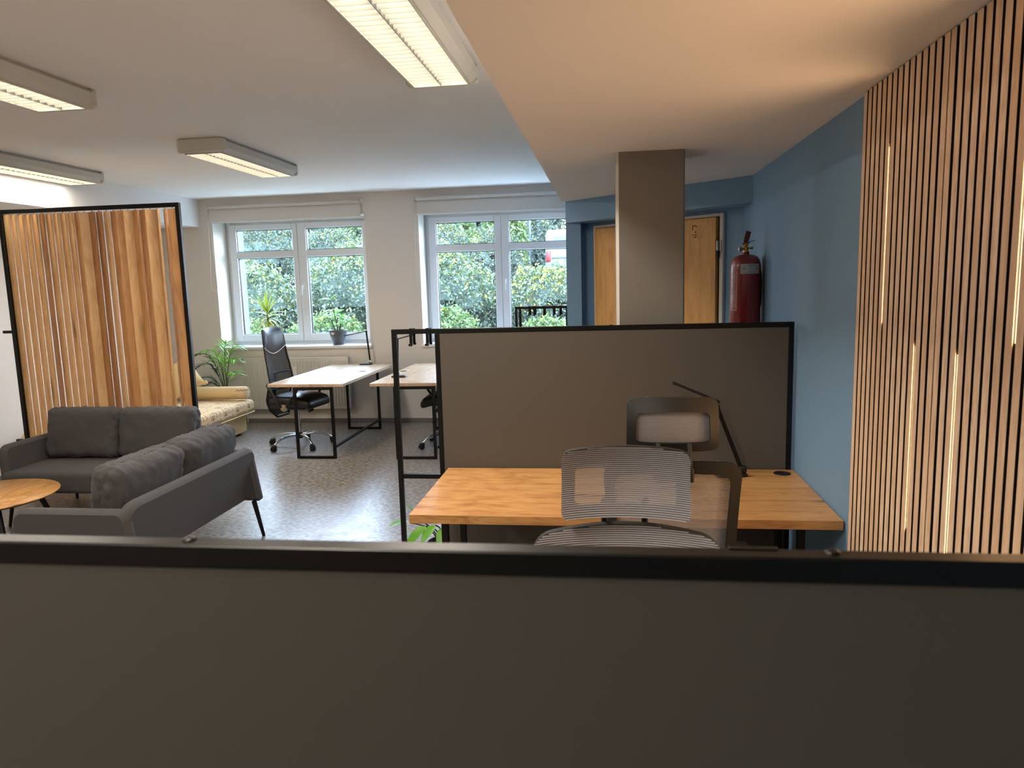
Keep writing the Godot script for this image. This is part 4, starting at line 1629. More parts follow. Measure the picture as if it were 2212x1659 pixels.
func make_mesh_chairs() -> void:
	var root := thing("office_chair", "grey mesh ergonomic chair facing the viewer, its pale headrest in front of the other", "chair", Vector3(0.039, 0, -1.45), 0.0, "grey mesh ergonomic chairs")
	star_base(root, 18.0, 0.31, M.black_plastic, 0.02)
	var s := st()
	disc_rod(s, Vector3(0, 0.09, 0), Vector3(0, 0.25, 0), 0.026, 16)
	disc_rod(s, Vector3(0, 0.25, 0), Vector3(0, 0.40, 0), 0.014, 14)
	put("gas_lift", s, M.black_metal, root)
	s = st()
	rbox(s, Vector3(0.22, 0.05, 0.28), 0.015, 3, 1, Transform3D(Basis(), Vector3(0, 0.415, -0.01)))
	put("tilt_mechanism", s, M.black_plastic, root)
	s = st()
	rbox(s, Vector3(0.48, 0.075, 0.46), 0.034, 4, 5, Transform3D(Basis(), Vector3(0, 0.475, 0.03)), func(p: Vector3, _n: Vector3, h: Vector3) -> Vector3:
		p.y -= 0.03 * pow(maxf(0.0, p.z / h.z), 3.0)
		return p)
	put("seat", s, M.sofa_grey, root)
	var zb := func(q: Vector2) -> float:
		return -0.27 + 0.055 * pow(q.x / 0.23, 2) + 0.10 * pow((q.y - 0.82) / 0.28, 2) * (-1.0 if q.y > 0.82 else 0.2) * 0.3
	var bo := back_outline(0.465, 0.40, 0.56, 1.082, 0.05, 0.020)
	s = st()
	ring_frame(s, bo, inset_like(bo, 0.036, 0.042, 0.05, 0.05), 0.022, zb)
	put("back_frame", s, M.dark_plastic, root)
	mesh_panel(root, "back_mesh", bo, zb, 0.0052)
	s = st()
	tube(s, smooth_path([Vector3(0, 0.42, -0.12), Vector3(0, 0.45, -0.27), Vector3(0, 0.56, -0.325), Vector3(0, 0.72, -0.318)], 5), 0.022, 10)
	bar(s, Vector3(-0.19, 0.72, -0.272), Vector3(0.19, 0.72, -0.272), 0.03, 0.05, 0.008, Vector3.UP)
	put("back_spine", s, M.dark_plastic, root)
	var zh := func(q: Vector2) -> float:
		return -0.285 + 0.035 * pow(q.x / 0.15, 2) + 0.02 * pow((q.y - 1.2) / 0.09, 2)
	var ho := back_outline(0.298, 0.306, 1.128, 1.300, 0.022, 0.008)
	s = st()
	ring_frame(s, ho, inset_like(ho, 0.031, 0.046, 0.030, 0.02), 0.018, zh)
	put("headrest_frame", s, M.dark_plastic, root)
	mesh_panel(root, "headrest_mesh", ho, zh, 0.0052)
	for side in [-1.0, 1.0]:
		s = st()
		var x: float = side * 0.05
		tube(s, smooth_path([Vector3(x, 1.045, -0.312), Vector3(x, 1.085, -0.335), Vector3(x, 1.125, -0.330), Vector3(x, 1.16, -0.308)], 5), 0.0085, 8)
		put("headrest_bracket", s, M.dark_plastic, root)
	s = st()
	rbox(s, Vector3(0.13, 0.05, 0.022), 0.008, 3, 1, Transform3D(Basis(), Vector3(0, 1.058, -0.318)))
	put("bracket_plate", s, M.dark_plastic, root)
	for side in [-1.0, 1.0]:
		s = st()
		bar(s, Vector3(side * 0.12, 0.43, -0.02), Vector3(side * 0.27, 0.45, -0.02), 0.05, 0.018, 0.005)
		bar(s, Vector3(side * 0.27, 0.44, -0.02), Vector3(side * 0.275, 0.655, -0.02), 0.045, 0.02, 0.006, Vector3.RIGHT)
		var arm := put("armrest", s, M.dark_plastic, root)
		s = st()
		rbox(s, Vector3(0.085, 0.026, 0.25), 0.012, 3, 1, Transform3D(Basis(), Vector3(side * 0.275, 0.668, -0.01)))
		put("arm_pad", s, M.black_plastic, arm)
	again(root, Vector3(0.213, 0, -2.695), 180.0, "grey mesh ergonomic chair seen from behind, black framed headrest, drawn up to the oak desk")


# ---------------------------------------------------------------------  desk lamps
func desk_lamp(label: String, base: Vector3, arm_foot: Vector3, elbow: Vector3, head_a: Vector3, head_b: Vector3, turn: float) -> void:
	var root := thing("desk_lamp", label, "desk lamp", base, 0.0, "black LED desk lamps")
	var s := st()
	rbox(s, Vector3(0.15, 0.018, 0.085), 0.0085, 4, 1, Transform3D(Basis(Vector3.UP, deg_to_rad(turn)), Vector3(0, 0.0095, 0)))
	put("base", s, M.black_plastic, root)
	s = st()
	var f := arm_foot - base
	rbox(s, Vector3(0.034, 0.035, 0.034), 0.009, 3, 1, Transform3D(Basis(), Vector3(f.x, 0.034, f.z)))
	put("foot_joint", s, M.chrome if label.contains("left window") else M.black_plastic, root)
	s = st()
	var e := elbow - base
	bar(s, f, e, 0.020, 0.010, 0.003, Vector3.BACK)
	put("arm", s, M.black_metal, root)
	s = st()
	disc_rod(s, e + Vector3(0, 0.006, -0.014), e + Vector3(0, 0.006, 0.014), 0.012, 14)
	put("elbow", s, M.black_plastic, root)
	s = st()
	var a := head_a - base
	var b := head_b - base
	var z := (b - a).normalized()
	var y := Vector3.UP - z * z.y
	y = y.normalized()
	var x := y.cross(z)
	var bs := Basis(x, y, z)
	rbox(s, Vector3(0.036, 0.012, a.distance_to(b)), 0.0058, 3, 1, Transform3D(bs, (a + b) / 2.0))
	var head := put("head", s, M.black_plastic, root)
	s = st()
	cbox(s, (a + b) / 2.0 - y * 0.0062, Vector3(0.022, 0.001, a.distance_to(b) * 0.8), 0.0, bs)
	put("led_cover", s, M.white_gloss, head)


func make_desk_lamps() -> void:
	desk_lamp("slim black desk lamp at the far end of the left window desk", Vector3(-2.915, DESK, -8.52), Vector3(-2.872, DESK + 0.03, -8.55), Vector3(-2.905, 1.148, -8.56), Vector3(-2.900, 1.158, -8.56), Vector3(-3.185, 1.108, -8.56), 4)
	desk_lamp("slim black desk lamp on the right window desk, seen through the partition rack", Vector3(-2.152, DESK, -7.31), Vector3(-2.168, DESK + 0.03, -7.31), Vector3(-2.150, 1.145, -7.31), Vector3(-2.152, 1.150, -7.31), Vector3(-1.955, 1.200, -7.31), 0)
	desk_lamp("black folding desk lamp on the front oak desk, raised behind the chair headrest", Vector3(0.575, DESK, -3.50), Vector3(0.634, DESK + 0.02, -3.49), Vector3(0.512, 1.088, -3.49), Vector3(0.524, 1.112, -3.49), Vector3(0.304, 1.208, -3.49), 10)


# ---------------------------------------------------------------------  fire extinguisher
func label_image() -> ImageTexture:
	var im := Image.create(256, 144, false, Image.FORMAT_RGB8)
	im.fill(Color(0.72, 0.73, 0.72))
	var ink := Color(0.25, 0.26, 0.27)
	var pale := Color(0.55, 0.56, 0.56)
	im.fill_rect(Rect2i(42, 20, 8, 8), ink)
	for k in 9:
		im.fill_rect(Rect2i(100 + k * 8, 20, 6, 10), ink)
	for r in 4:
		for k in 7:
			im.fill_rect(Rect2i(104 + k * 9 + (r % 2) * 3, 44 + r * 10, 6, 4), pale)
	for a in 90:
		var t := TAU * a / 90.0
		im.fill_rect(Rect2i(int(46 + 22 * cos(t)), int(66 + 22 * sin(t)), 3, 3), pale)
	for y in [56, 66, 76]:
		im.fill_rect(Rect2i(34, y, 22, 3), ink)
	im.fill_rect(Rect2i(34, 56, 3, 12), ink)
	im.fill_rect(Rect2i(53, 66, 3, 12), ink)
	for k in 6:
		im.fill_rect(Rect2i(196 + (k % 3) * 14, 46 + int(k / 3.0) * 22, 9, 14), pale)
	var x := 40
	for w in [10, 0, 8, 6, 8, 8, 0, 8, 8]:
		if w:
			im.fill_rect(Rect2i(x, 112, w, 3), ink)
			im.fill_rect(Rect2i(x + w - 3, 112, 3, 16), ink)
			im.fill_rect(Rect2i(x, 125, w - 2, 3), ink)
		x += 17
	return ImageTexture.create_from_image(im)


func print_image() -> ImageTexture:
	var im := Image.create(192, 768, false, Image.FORMAT_RGB8)
	im.fill(Color(0.52, 0.025, 0.045))
	var w := Color(0.80, 0.70, 0.68)
	for r in [[6, 6, 180, 5], [6, 757, 180, 5], [6, 6, 5, 756], [181, 6, 5, 756], [6, 118, 180, 4], [6, 470, 180, 4], [6, 690, 180, 4]]:
		im.fill_rect(Rect2i(r[0], r[1], r[2], r[3]), w)
	var rng := RandomNumberGenerator.new()
	rng.seed = 9
	var y := 28
	while y < 740:
		if not (y in range(108, 126)) and not (y in range(460, 480)) and not (y in range(680, 700)):
			var x := 24
			while x < 160:
				var l := rng.randi_range(6, 22)
				if rng.randf() < 0.75:
					im.fill_rect(Rect2i(x, y, mini(l, 168 - x), 7 if y < 300 else 5), w)
				x += l + 5
		y += 22 if y < 460 else 15
	return ImageTexture.create_from_image(im)


func curved_patch(r: float, a0: float, a1: float, y0: float, y1: float) -> ArrayMesh:
	var v := PackedVector3Array()
	var n := PackedVector3Array()
	var u := PackedVector2Array()
	var ix := PackedInt32Array()
	var k := 10
	for i in k + 1:
		var a := lerpf(a0, a1, float(i) / k)
		var d := Vector3(sin(a), 0, cos(a))
		for j in 2:
			v.append(d * r + Vector3.UP * (y1 if j == 0 else y0))
			n.append(d)
			u.append(Vector2(float(i) / k, j))
	for i in k:
		var b := i * 2
		for t in [b, b + 2, b + 1, b + 1, b + 2, b + 3]:
			ix.append(t)
	var arr := []
	arr.resize(Mesh.ARRAY_MAX)
	arr[Mesh.ARRAY_VERTEX] = v
	arr[Mesh.ARRAY_NORMAL] = n
	arr[Mesh.ARRAY_TEX_UV] = u
	arr[Mesh.ARRAY_INDEX] = ix
	var m := ArrayMesh.new()
	m.add_surface_from_arrays(Mesh.PRIMITIVE_TRIANGLES, arr)
	return m


func make_extinguisher() -> void:
	var root := thing("fire_extinguisher", "red fire extinguisher with brass valve hanging on the blue wall, right of the wooden door", "extinguisher", Vector3(0.806, 1.27, -4.45), 10.0)
	var r := 0.086
	var s := st()
	lathe(s, [Vector2(0.0, 0.0), Vector2(0.074, 0.0), Vector2(0.078, 0.004), Vector2(r, 0.014), Vector2(r, 0.47), Vector2(0.0845, 0.495), Vector2(0.078, 0.52), Vector2(0.066, 0.538), Vector2(0.046, 0.548), Vector2(0.022, 0.552), Vector2(0.0, 0.553)], 40)
	put("cylinder", s, M.red_paint, root)
	s = st()
	disc_rod(s, Vector3(0, 0.548, 0), Vector3(0, 0.566, 0), 0.0195, 20)
	put("neck_ring", s, M.red_dark, root)
	s = st()
	lathe(s, [Vector2(0.015, 0.564), Vector2(0.016, 0.575), Vector2(0.012, 0.582), Vector2(0.0115, 0.60), Vector2(0.015, 0.604), Vector2(0.012, 0.617), Vector2(0.0, 0.618)], 16)
	disc_rod(s, Vector3(-0.03, 0.585, 0), Vector3(0.036, 0.589, 0), 0.0052, 10)
	disc_rod(s, Vector3(0.028, 0.588, 0), Vector3(0.04, 0.589, 0), 0.0075, 10)
	put("valve", s, M.brass, root)
	s = st()
	disc_rod(s, Vector3(-0.042, 0.584, 0), Vector3(-0.026, 0.585, 0), 0.012, 16)
	put("gauge", s, M.steel, root)
	s = st()
	bar(s, Vector3(-0.006, 0.606, 0.0), Vector3(0.012, 0.685, 0.008), 0.030, 0.004, 0.0015, Vector3(0, 0, 1))
	bar(s, Vector3(-0.018, 0.612, 0.0), Vector3(0.02, 0.62, 0.0), 0.022, 0.006, 0.001)
	put("lever", s, M.red_dark, root)
	s = st()
	tube(s, smooth_path([Vector3(-0.018, 0.622, 0.012), Vector3(0.0, 0.618, 0.016), Vector3(0.02, 0.626, 0.012), Vector3(0.05, 0.632, 0.004)], 4), 0.0022, 6)
	var loop := []
	for k in 14:
		loop.append(Vector3(-0.006 + 0.013 * cos(TAU * k / 14), 0.625 + 0.012 * sin(TAU * k / 14), 0.014))
	tube(s, loop, 0.0016, 6, true)
	put("safety_pin", s, M.steel, root)
	var lm := mat("ext_label", Color.WHITE, 0.4)
	lm.albedo_texture = label_image()
	tag(put_mesh("label_plate", curved_patch(r + 0.0006, deg_to_rad(-40), deg_to_rad(38), 0.440, 0.497), lm, root), "small silver inspection label", "")
	var pm := mat("ext_print", Color.WHITE, 0.22)
	pm.albedo_texture = print_image()
	pm.clearcoat_enabled = true
	tag(put_mesh("instruction_print", curved_patch(r + 0.0004, deg_to_rad(-122), deg_to_rad(-52), 0.228, 0.455), pm, root), "white printed instruction box", "")
	s = st()
	tube(s, smooth_path([Vector3(0.083, 0.455, 0.0), Vector3(0.090, 0.44, 0.004), Vector3(0.0925, 0.36, 0.006), Vector3(0.0925, 0.30, 0.006), Vector3(0.089, 0.255, 0.003), Vector3(0.083, 0.245, 0.0)], 5), 0.004, 8)
	put("hose", s, M.black_plastic, root)
	s = st()
	span(s, Vector3(0.075, 0.40, -0.03), Vector3(0.094, 0.46, 0.0), 0.002)
	put("wall_hook", s, M.black_metal, root)


# ---------------------------------------------------------------------  plants
func leaf_mesh(l: float, w: float, droop: float, fold: float, n := 6) -> ArrayMesh:
	# a leaf along +z, rising a little along +y, folded on its midrib
	var s := st()
	soft(s)
	var prev := []
	for i in n + 1:
		var t := float(i) / n
		var hw := w / 2 * pow(sin(PI * clampf(pow(t, 0.75), 0.0, 1.0)), 0.8) + 0.0006
		var z := l * t * (1.0 - 0.12 * droop * t)
		var y := -droop * l * t * t
		var c := Vector3(0, y, z)
		var row := [c + Vector3(-hw, fold * hw, 0), c, c + Vector3(hw, fold * hw, 0)]
		if prev:
			face(s, [prev[0], prev[1], row[1], row[0]], Vector3.UP)
			face(s, [prev[1], prev[2], row[2], row[1]], Vector3.UP)
		prev = row
	s.generate_normals()
	return s.commit()


func aim(at: Vector3, dir: Vector3, roll := 0.0) -> Transform3D:
	var z := dir.normalized()
	var x := Vector3.UP.cross(z)
	if x.length() < 0.05:
		x = Vector3.RIGHT
	x = x.normalized()
	return Transform3D(Basis(x, z.cross(x), z).rotated(z, roll), at)


func pot(root: Node, r0: float, r1: float, h: float, m: Material) -> void:
	var s := st()
	lathe(s, [Vector2(0.0, 0.0), Vector2(r0 - 0.004, 0.0), Vector2(r0, 0.004), Vector2(r1, h - 0.004), Vector2(r1 - 0.002, h), Vector2(r1 - 0.007, h), Vector2(r1 - 0.009, h - 0.01), Vector2(r1 - 0.012, h - 0.03)], 36)
	put("pot", s, m, root)
	s = st()
	lathe(s, [Vector2(r1 - 0.011, h - 0.024), Vector2(0.0, h - 0.018)], 24)
	put("soil", s, M.soil, root)


func make_plants() -> void:
	var rng := RandomNumberGenerator.new()
	rng.seed = 31
	# --- zz plant on the sill
	var root := thing("potted_plant", "broad-leaved green plant in a tapered grey pot on the window sill", "plant", Vector3(-3.392, SILL, -8.90))
	pot(root, 0.068, 0.117, 0.186, M.pot_grey)
	var s := st()
	cbox(s, Vector3(-0.028, 0.150, 0.1085), Vector3(0.034, 0.034, 0.0015), 0.0, Basis(Vector3.RIGHT, -0.26) * Basis(Vector3.BACK, PI / 4))
	tag(put("tag", s, M.white_gloss, root), "white diamond tag on the pot", "")
	s = st()
	cbox(s, Vector3(-0.028, 0.150, 0.1097), Vector3(0.010, 0.004, 0.0006), 0.0, Basis(Vector3.RIGHT, -0.26))
	put("tag_print", s, M.mark_black, root.get_node("tag"))
	for c in [[Vector3(0.0, 0.17, 0), Vector3(-0.03, 0.36, 0.0), Vector3(-0.075, 0.572, 0.01)], [Vector3(-0.03, 0.17, 0.01), Vector3(-0.06, 0.28, 0.02), Vector3(-0.10, 0.37, 0.02)], [Vector3(0.02, 0.17, 0), Vector3(0.035, 0.27, 0.0), Vector3(0.06, 0.36, 0)], [Vector3(0.03, 0.17, 0.02), Vector3(0.055, 0.25, 0.02), Vector3(0.085, 0.33, 0.02)], [Vector3(-0.01, 0.17, -0.02), Vector3(-0.015, 0.28, -0.03), Vector3(-0.01, 0.40, -0.04)]]:
		s = st()
		tube(s, smooth_path(c, 5), 0.007, 7, false, 0.004)
		put("stem", s, M.stem_green, root)
	var big := [leaf_mesh(0.16, 0.062, 0.28, 0.35), leaf_mesh(0.115, 0.05, 0.2, 0.35), leaf_mesh(0.085, 0.042, 0.25, 0.35)]
	for c in [[-0.075, 0.572, 0.0, -1.0, 0.22, 0.25, 0], [-0.073, 0.572, 0.0, 0.75, 0.75, 0.1, 1], [-0.072, 0.565, 0.0, -0.2, 0.3, 1.0, 1], [-0.05, 0.43, 0.0, -1.0, 0.05, 0.3, 0], [-0.048, 0.42, 0.01, -0.4, 0.0, 0.9, 1], [-0.035, 0.41, 0.0, 0.9, 0.45, 0.2, 0], [-0.02, 0.38, 0.02, 0.7, 0.15, 0.6, 1], [-0.10, 0.37, 0.02, -0.6, 0.2, 0.5, 2], [-0.09, 0.36, 0.02, 0.6, -0.1, 0.6, 2], [0.06, 0.36, 0.0, 0.9, -0.05, 0.2, 1], [0.055, 0.34, 0.0, -0.5, 0.25, 0.7, 2], [0.06, 0.35, 0.0, 0.5, 0.6, 0.2, 2], [0.085, 0.33, 0.02, 0.9, 0.1, 0.4, 2], [0.08, 0.31, 0.02, 0.1, -0.2, 0.9, 1], [0.05, 0.27, 0.02, -0.3, 0.1, 0.9, 2], [-0.01, 0.40, -0.04, -0.3, 0.6, -0.5, 1], [-0.01, 0.40, -0.04, 0.6, 0.5, -0.4, 2]]:
		var o := put_mesh("leaf", big[c[6]], M.leaf_zz, root)
		o.transform = aim(Vector3(c[0], c[1], c[2]), Vector3(c[3], c[4], c[5]), rng.randf_range(-0.3, 0.3))
	# --- dracaena on the sill
	root = thing("potted_plant", "small spiky yellow-green dracaena on the window sill behind the black chair", "plant", Vector3(-4.318, SILL, -8.90))
	pot(root, 0.05, 0.075, 0.12, M.pot_grey)
	s = st()
	tube(s, smooth_path([Vector3(0, 0.10, 0), Vector3(0.004, 0.25, 0), Vector3(0.0, 0.44, 0)], 5), 0.011, 8, false, 0.008)
	put("trunk", s, M.stem_brown, root)
	var strap := [leaf_mesh(0.27, 0.021, 0.10, 0.4, 7), leaf_mesh(0.25, 0.020, 0.45, 0.4, 7), leaf_mesh(0.21, 0.018, 0.8, 0.4, 7)]
	for k in 54:
		var t := k / 53.0
		var a := k * 2.39996
		var el := lerpf(-0.75, 1.35, pow(t, 0.9)) + rng.randf_range(-0.15, 0.15)
		var y := lerpf(0.29, 0.45, t)
		var d := Vector3(cos(a) * cos(el), sin(el), sin(a) * cos(el) * 0.8)
		var o := put_mesh("leaf", strap[2 if el < 0.0 else (1 if el < 0.7 else 0)], M.leaf_dry if (t < 0.25 and k % 4 == 0) else M.leaf_dracaena, root)
		o.transform = aim(Vector3(0, y, 0), d, rng.randf_range(-0.5, 0.5))
	# --- palm behind the daybed
	root = thing("potted_palm", "feathery green palm standing between the daybed and the window wall", "plant", Vector3(-4.70, 0, -8.43))
	pot(root, 0.10, 0.14, 0.26, M.pot_grey)
	var fr := [[-0.36, 0.92, 0.10, 0.30], [-0.30, 0.62, 0.12, 0.30], [0.06, 1.06, 0.02, 0.05], [0.20, 0.86, 0.10, 0.16], [-0.12, 0.98, 0.16, 0.10], [-0.24, 0.80, 0.20, 0.28], [0.14, 1.0, -0.10, 0.08], [0.03, 0.90, 0.22, 0.14], [-0.05, 1.02, -0.12, 0.08], [0.22, 0.70, 0.16, 0.2], [-0.18, 0.55, 0.22, 0.3]]
	var lf := [leaf_mesh(0.17, 0.017, 0.25, 0.3, 5), leaf_mesh(0.13, 0.015, 0.35, 0.3, 5)]
	var ki := 0
	for c in fr:
		var tip := Vector3(c[0], c[1], c[2])
		var rise: float = c[3]
		var path := smooth_path([Vector3(0.02 * (ki % 3 - 1), 0.24, 0.02 * (ki % 2)), Vector3(tip.x * 0.12, lerpf(0.24, tip.y, 0.55), tip.z * 0.2), Vector3(tip.x * 0.5, lerpf(0.24, tip.y, 0.92) + rise * 0.16, tip.z * 0.55), tip], 7)
		s = st()
		tube(s, path, 0.0055, 6, false, 0.002)
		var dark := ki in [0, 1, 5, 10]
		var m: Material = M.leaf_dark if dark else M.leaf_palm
		var frond := put("frond", s, M.stem_green, root)
		var n := path.size()
		for i in range(int(n * 0.45), n):
			var t: Vector3 = (path[mini(i + 1, n - 1)] - path[i - 1]).normalized()
			var side := t.cross(Vector3.UP)
			if side.length() < 0.3:
				side = Vector3(1, 0, 0.4)
			side = side.normalized()
			for sg in [-1.0, 1.0]:
				var d: Vector3 = t * 0.85 + side * sg * 0.75 + Vector3.UP * rng.randf_range(-0.25, 0.15)
				var o := put_mesh("leaflet", lf[i % 2], m, frond)
				o.transform = aim(path[i], d, rng.randf_range(-0.4, 0.4))
		ki += 1
	# --- leafy plant on the floor beside the rack
	root = thing("potted_plant", "leafy green floor plant beside the foot of the partition rack, below the oak desk", "plant", Vector3(-0.94, 0, -4.02))
	pot(root, 0.10, 0.13, 0.20, M.pot_grey)
	var wide := [leaf_mesh(0.19, 0.075, 0.25, 0.25), leaf_mesh(0.15, 0.06, 0.35, 0.25)]
	for c in [[-0.16, 0.36, 0.06, -0.25, 0.9, 0.2, 1], [-0.20, 0.33, 0.05, -0.45, 0.30, 0.5, 1], [-0.10, 0.33, 0.10, -0.75, -0.55, 0.5, 0], [-0.05, 0.33, 0.08, -0.45, -0.25, 0.9, 1], [0.0, 0.32, 0.08, 0.1, -0.4, 0.9, 0], [-0.03, 0.33, 0.02, -0.6, 0.2, -0.4, 0], [0.04, 0.34, 0.0, 0.6, 0.3, 0.1, 0], [0.0, 0.34, -0.03, 0.0, 0.4, -0.8, 0], [-0.02, 0.36, 0.0, 0.2, 0.7, 0.3, 1]]:
		var p := Vector3(c[0], c[1], c[2])
		s = st()
		tube(s, smooth_path([Vector3(c[0] * 0.15, 0.17, c[2] * 0.2), Vector3(c[0] * 0.5, 0.29, c[2] * 0.6), p], 5), 0.004, 6)
		put("stalk", s, M.stem_green, root)
		var o := put_mesh("leaf", wide[c[6]], M.leaf_zz, root)
		o.transform = aim(p, Vector3(c[3], c[4], c[5]), rng.randf_range(-0.3, 0.3))


# ---------------------------------------------------------------------  outside
func ground_y(x: float, z: float) -> float:
	var t := clampf((-z - 10.2) / 9.0, 0.0, 1.0)
	return lerpf(0.35, 1.62, smoothstep(0.0, 1.0, t)) + 0.05 * sin(x * 1.3 + z)


func leaf_cloud(root: Node, count: int, size: Vector3, leaf: Mesh, seed_: int, tints: Array, tip_tint: Color, tip_share: float) -> void:
	var rng := RandomNumberGenerator.new()
	rng.seed = seed_
	var nz := noise(seed_, 1.0, FastNoiseLite.TYPE_SIMPLEX_SMOOTH, 2)
	var mm := MultiMesh.new()
	mm.transform_format = MultiMesh.TRANSFORM_3D
	mm.use_colors = true
	mm.mesh = leaf
	mm.instance_count = count
	for k in count:
		var d := Vector3(rng.randfn(), rng.randfn(), rng.randfn()).normalized()
		if d.y < -0.9:
			d.y = -d.y
		var lump := 1.0 + 0.28 * nz.get_noise_3dv(d * 2.6) + 0.14 * nz.get_noise_3dv(d * 7.0)
		var r := lump * pow(rng.randf(), 0.10)
		var p := d * r * size / 2.0 + Vector3(0, size.y * 0.46, 0)
		p.y = maxf(p.y, 0.03 + 0.05 * rng.randf())
		var b := Basis.from_euler(Vector3(rng.randf_range(-1.2, 1.2), rng.randf() * TAU, rng.randf_range(-1, 1))) * rng.randf_range(0.7, 1.35)
		mm.set_instance_transform(k, Transform3D(b, p))
		var c: Color = tints[rng.randi() % tints.size()]
		var tipn := nz.get_noise_3dv(d * 5.0 + Vector3(7, 0, 0))
		if rng.randf() < tip_share * clampf(0.35 + d.y * 0.9 + tipn * 1.4, 0.0, 1.6) and r > 0.8:
			c = tip_tint
		c = c * rng.randf_range(0.85, 1.12)
		c.a = 1.0
		mm.set_instance_color(k, c)
	var o := MultiMeshInstance3D.new()
	o.multimesh = mm
	o.material_override = M.leaf_out
	o.name = "foliage"
	o.set_meta("kind", "stuff")
	root.add_child(o, true)


func inner_mass(root: Node, size: Vector3, seed_: int, m: Material) -> void:
	var nz := noise(seed_, 1.0, FastNoiseLite.TYPE_SIMPLEX_SMOOTH, 2)
	var s := st()
	sheet(s, 22, 12, func(u: float, v: float) -> Vector3:
		var a := u * TAU
		var e := lerpf(-PI / 2, PI / 2, v)
		var d := Vector3(cos(a) * cos(e), sin(e), sin(a) * cos(e))
		var lump := 1.0 + 0.28 * nz.get_noise_3dv(d * 2.6)
		var q := d * lump * 0.72 * size / 2.0 + Vector3(0, size.y * 0.46, 0)
		q.y = maxf(q.y, 0.02)
		return q, Vector3.UP)
	put("inner_branches", s, m, root)


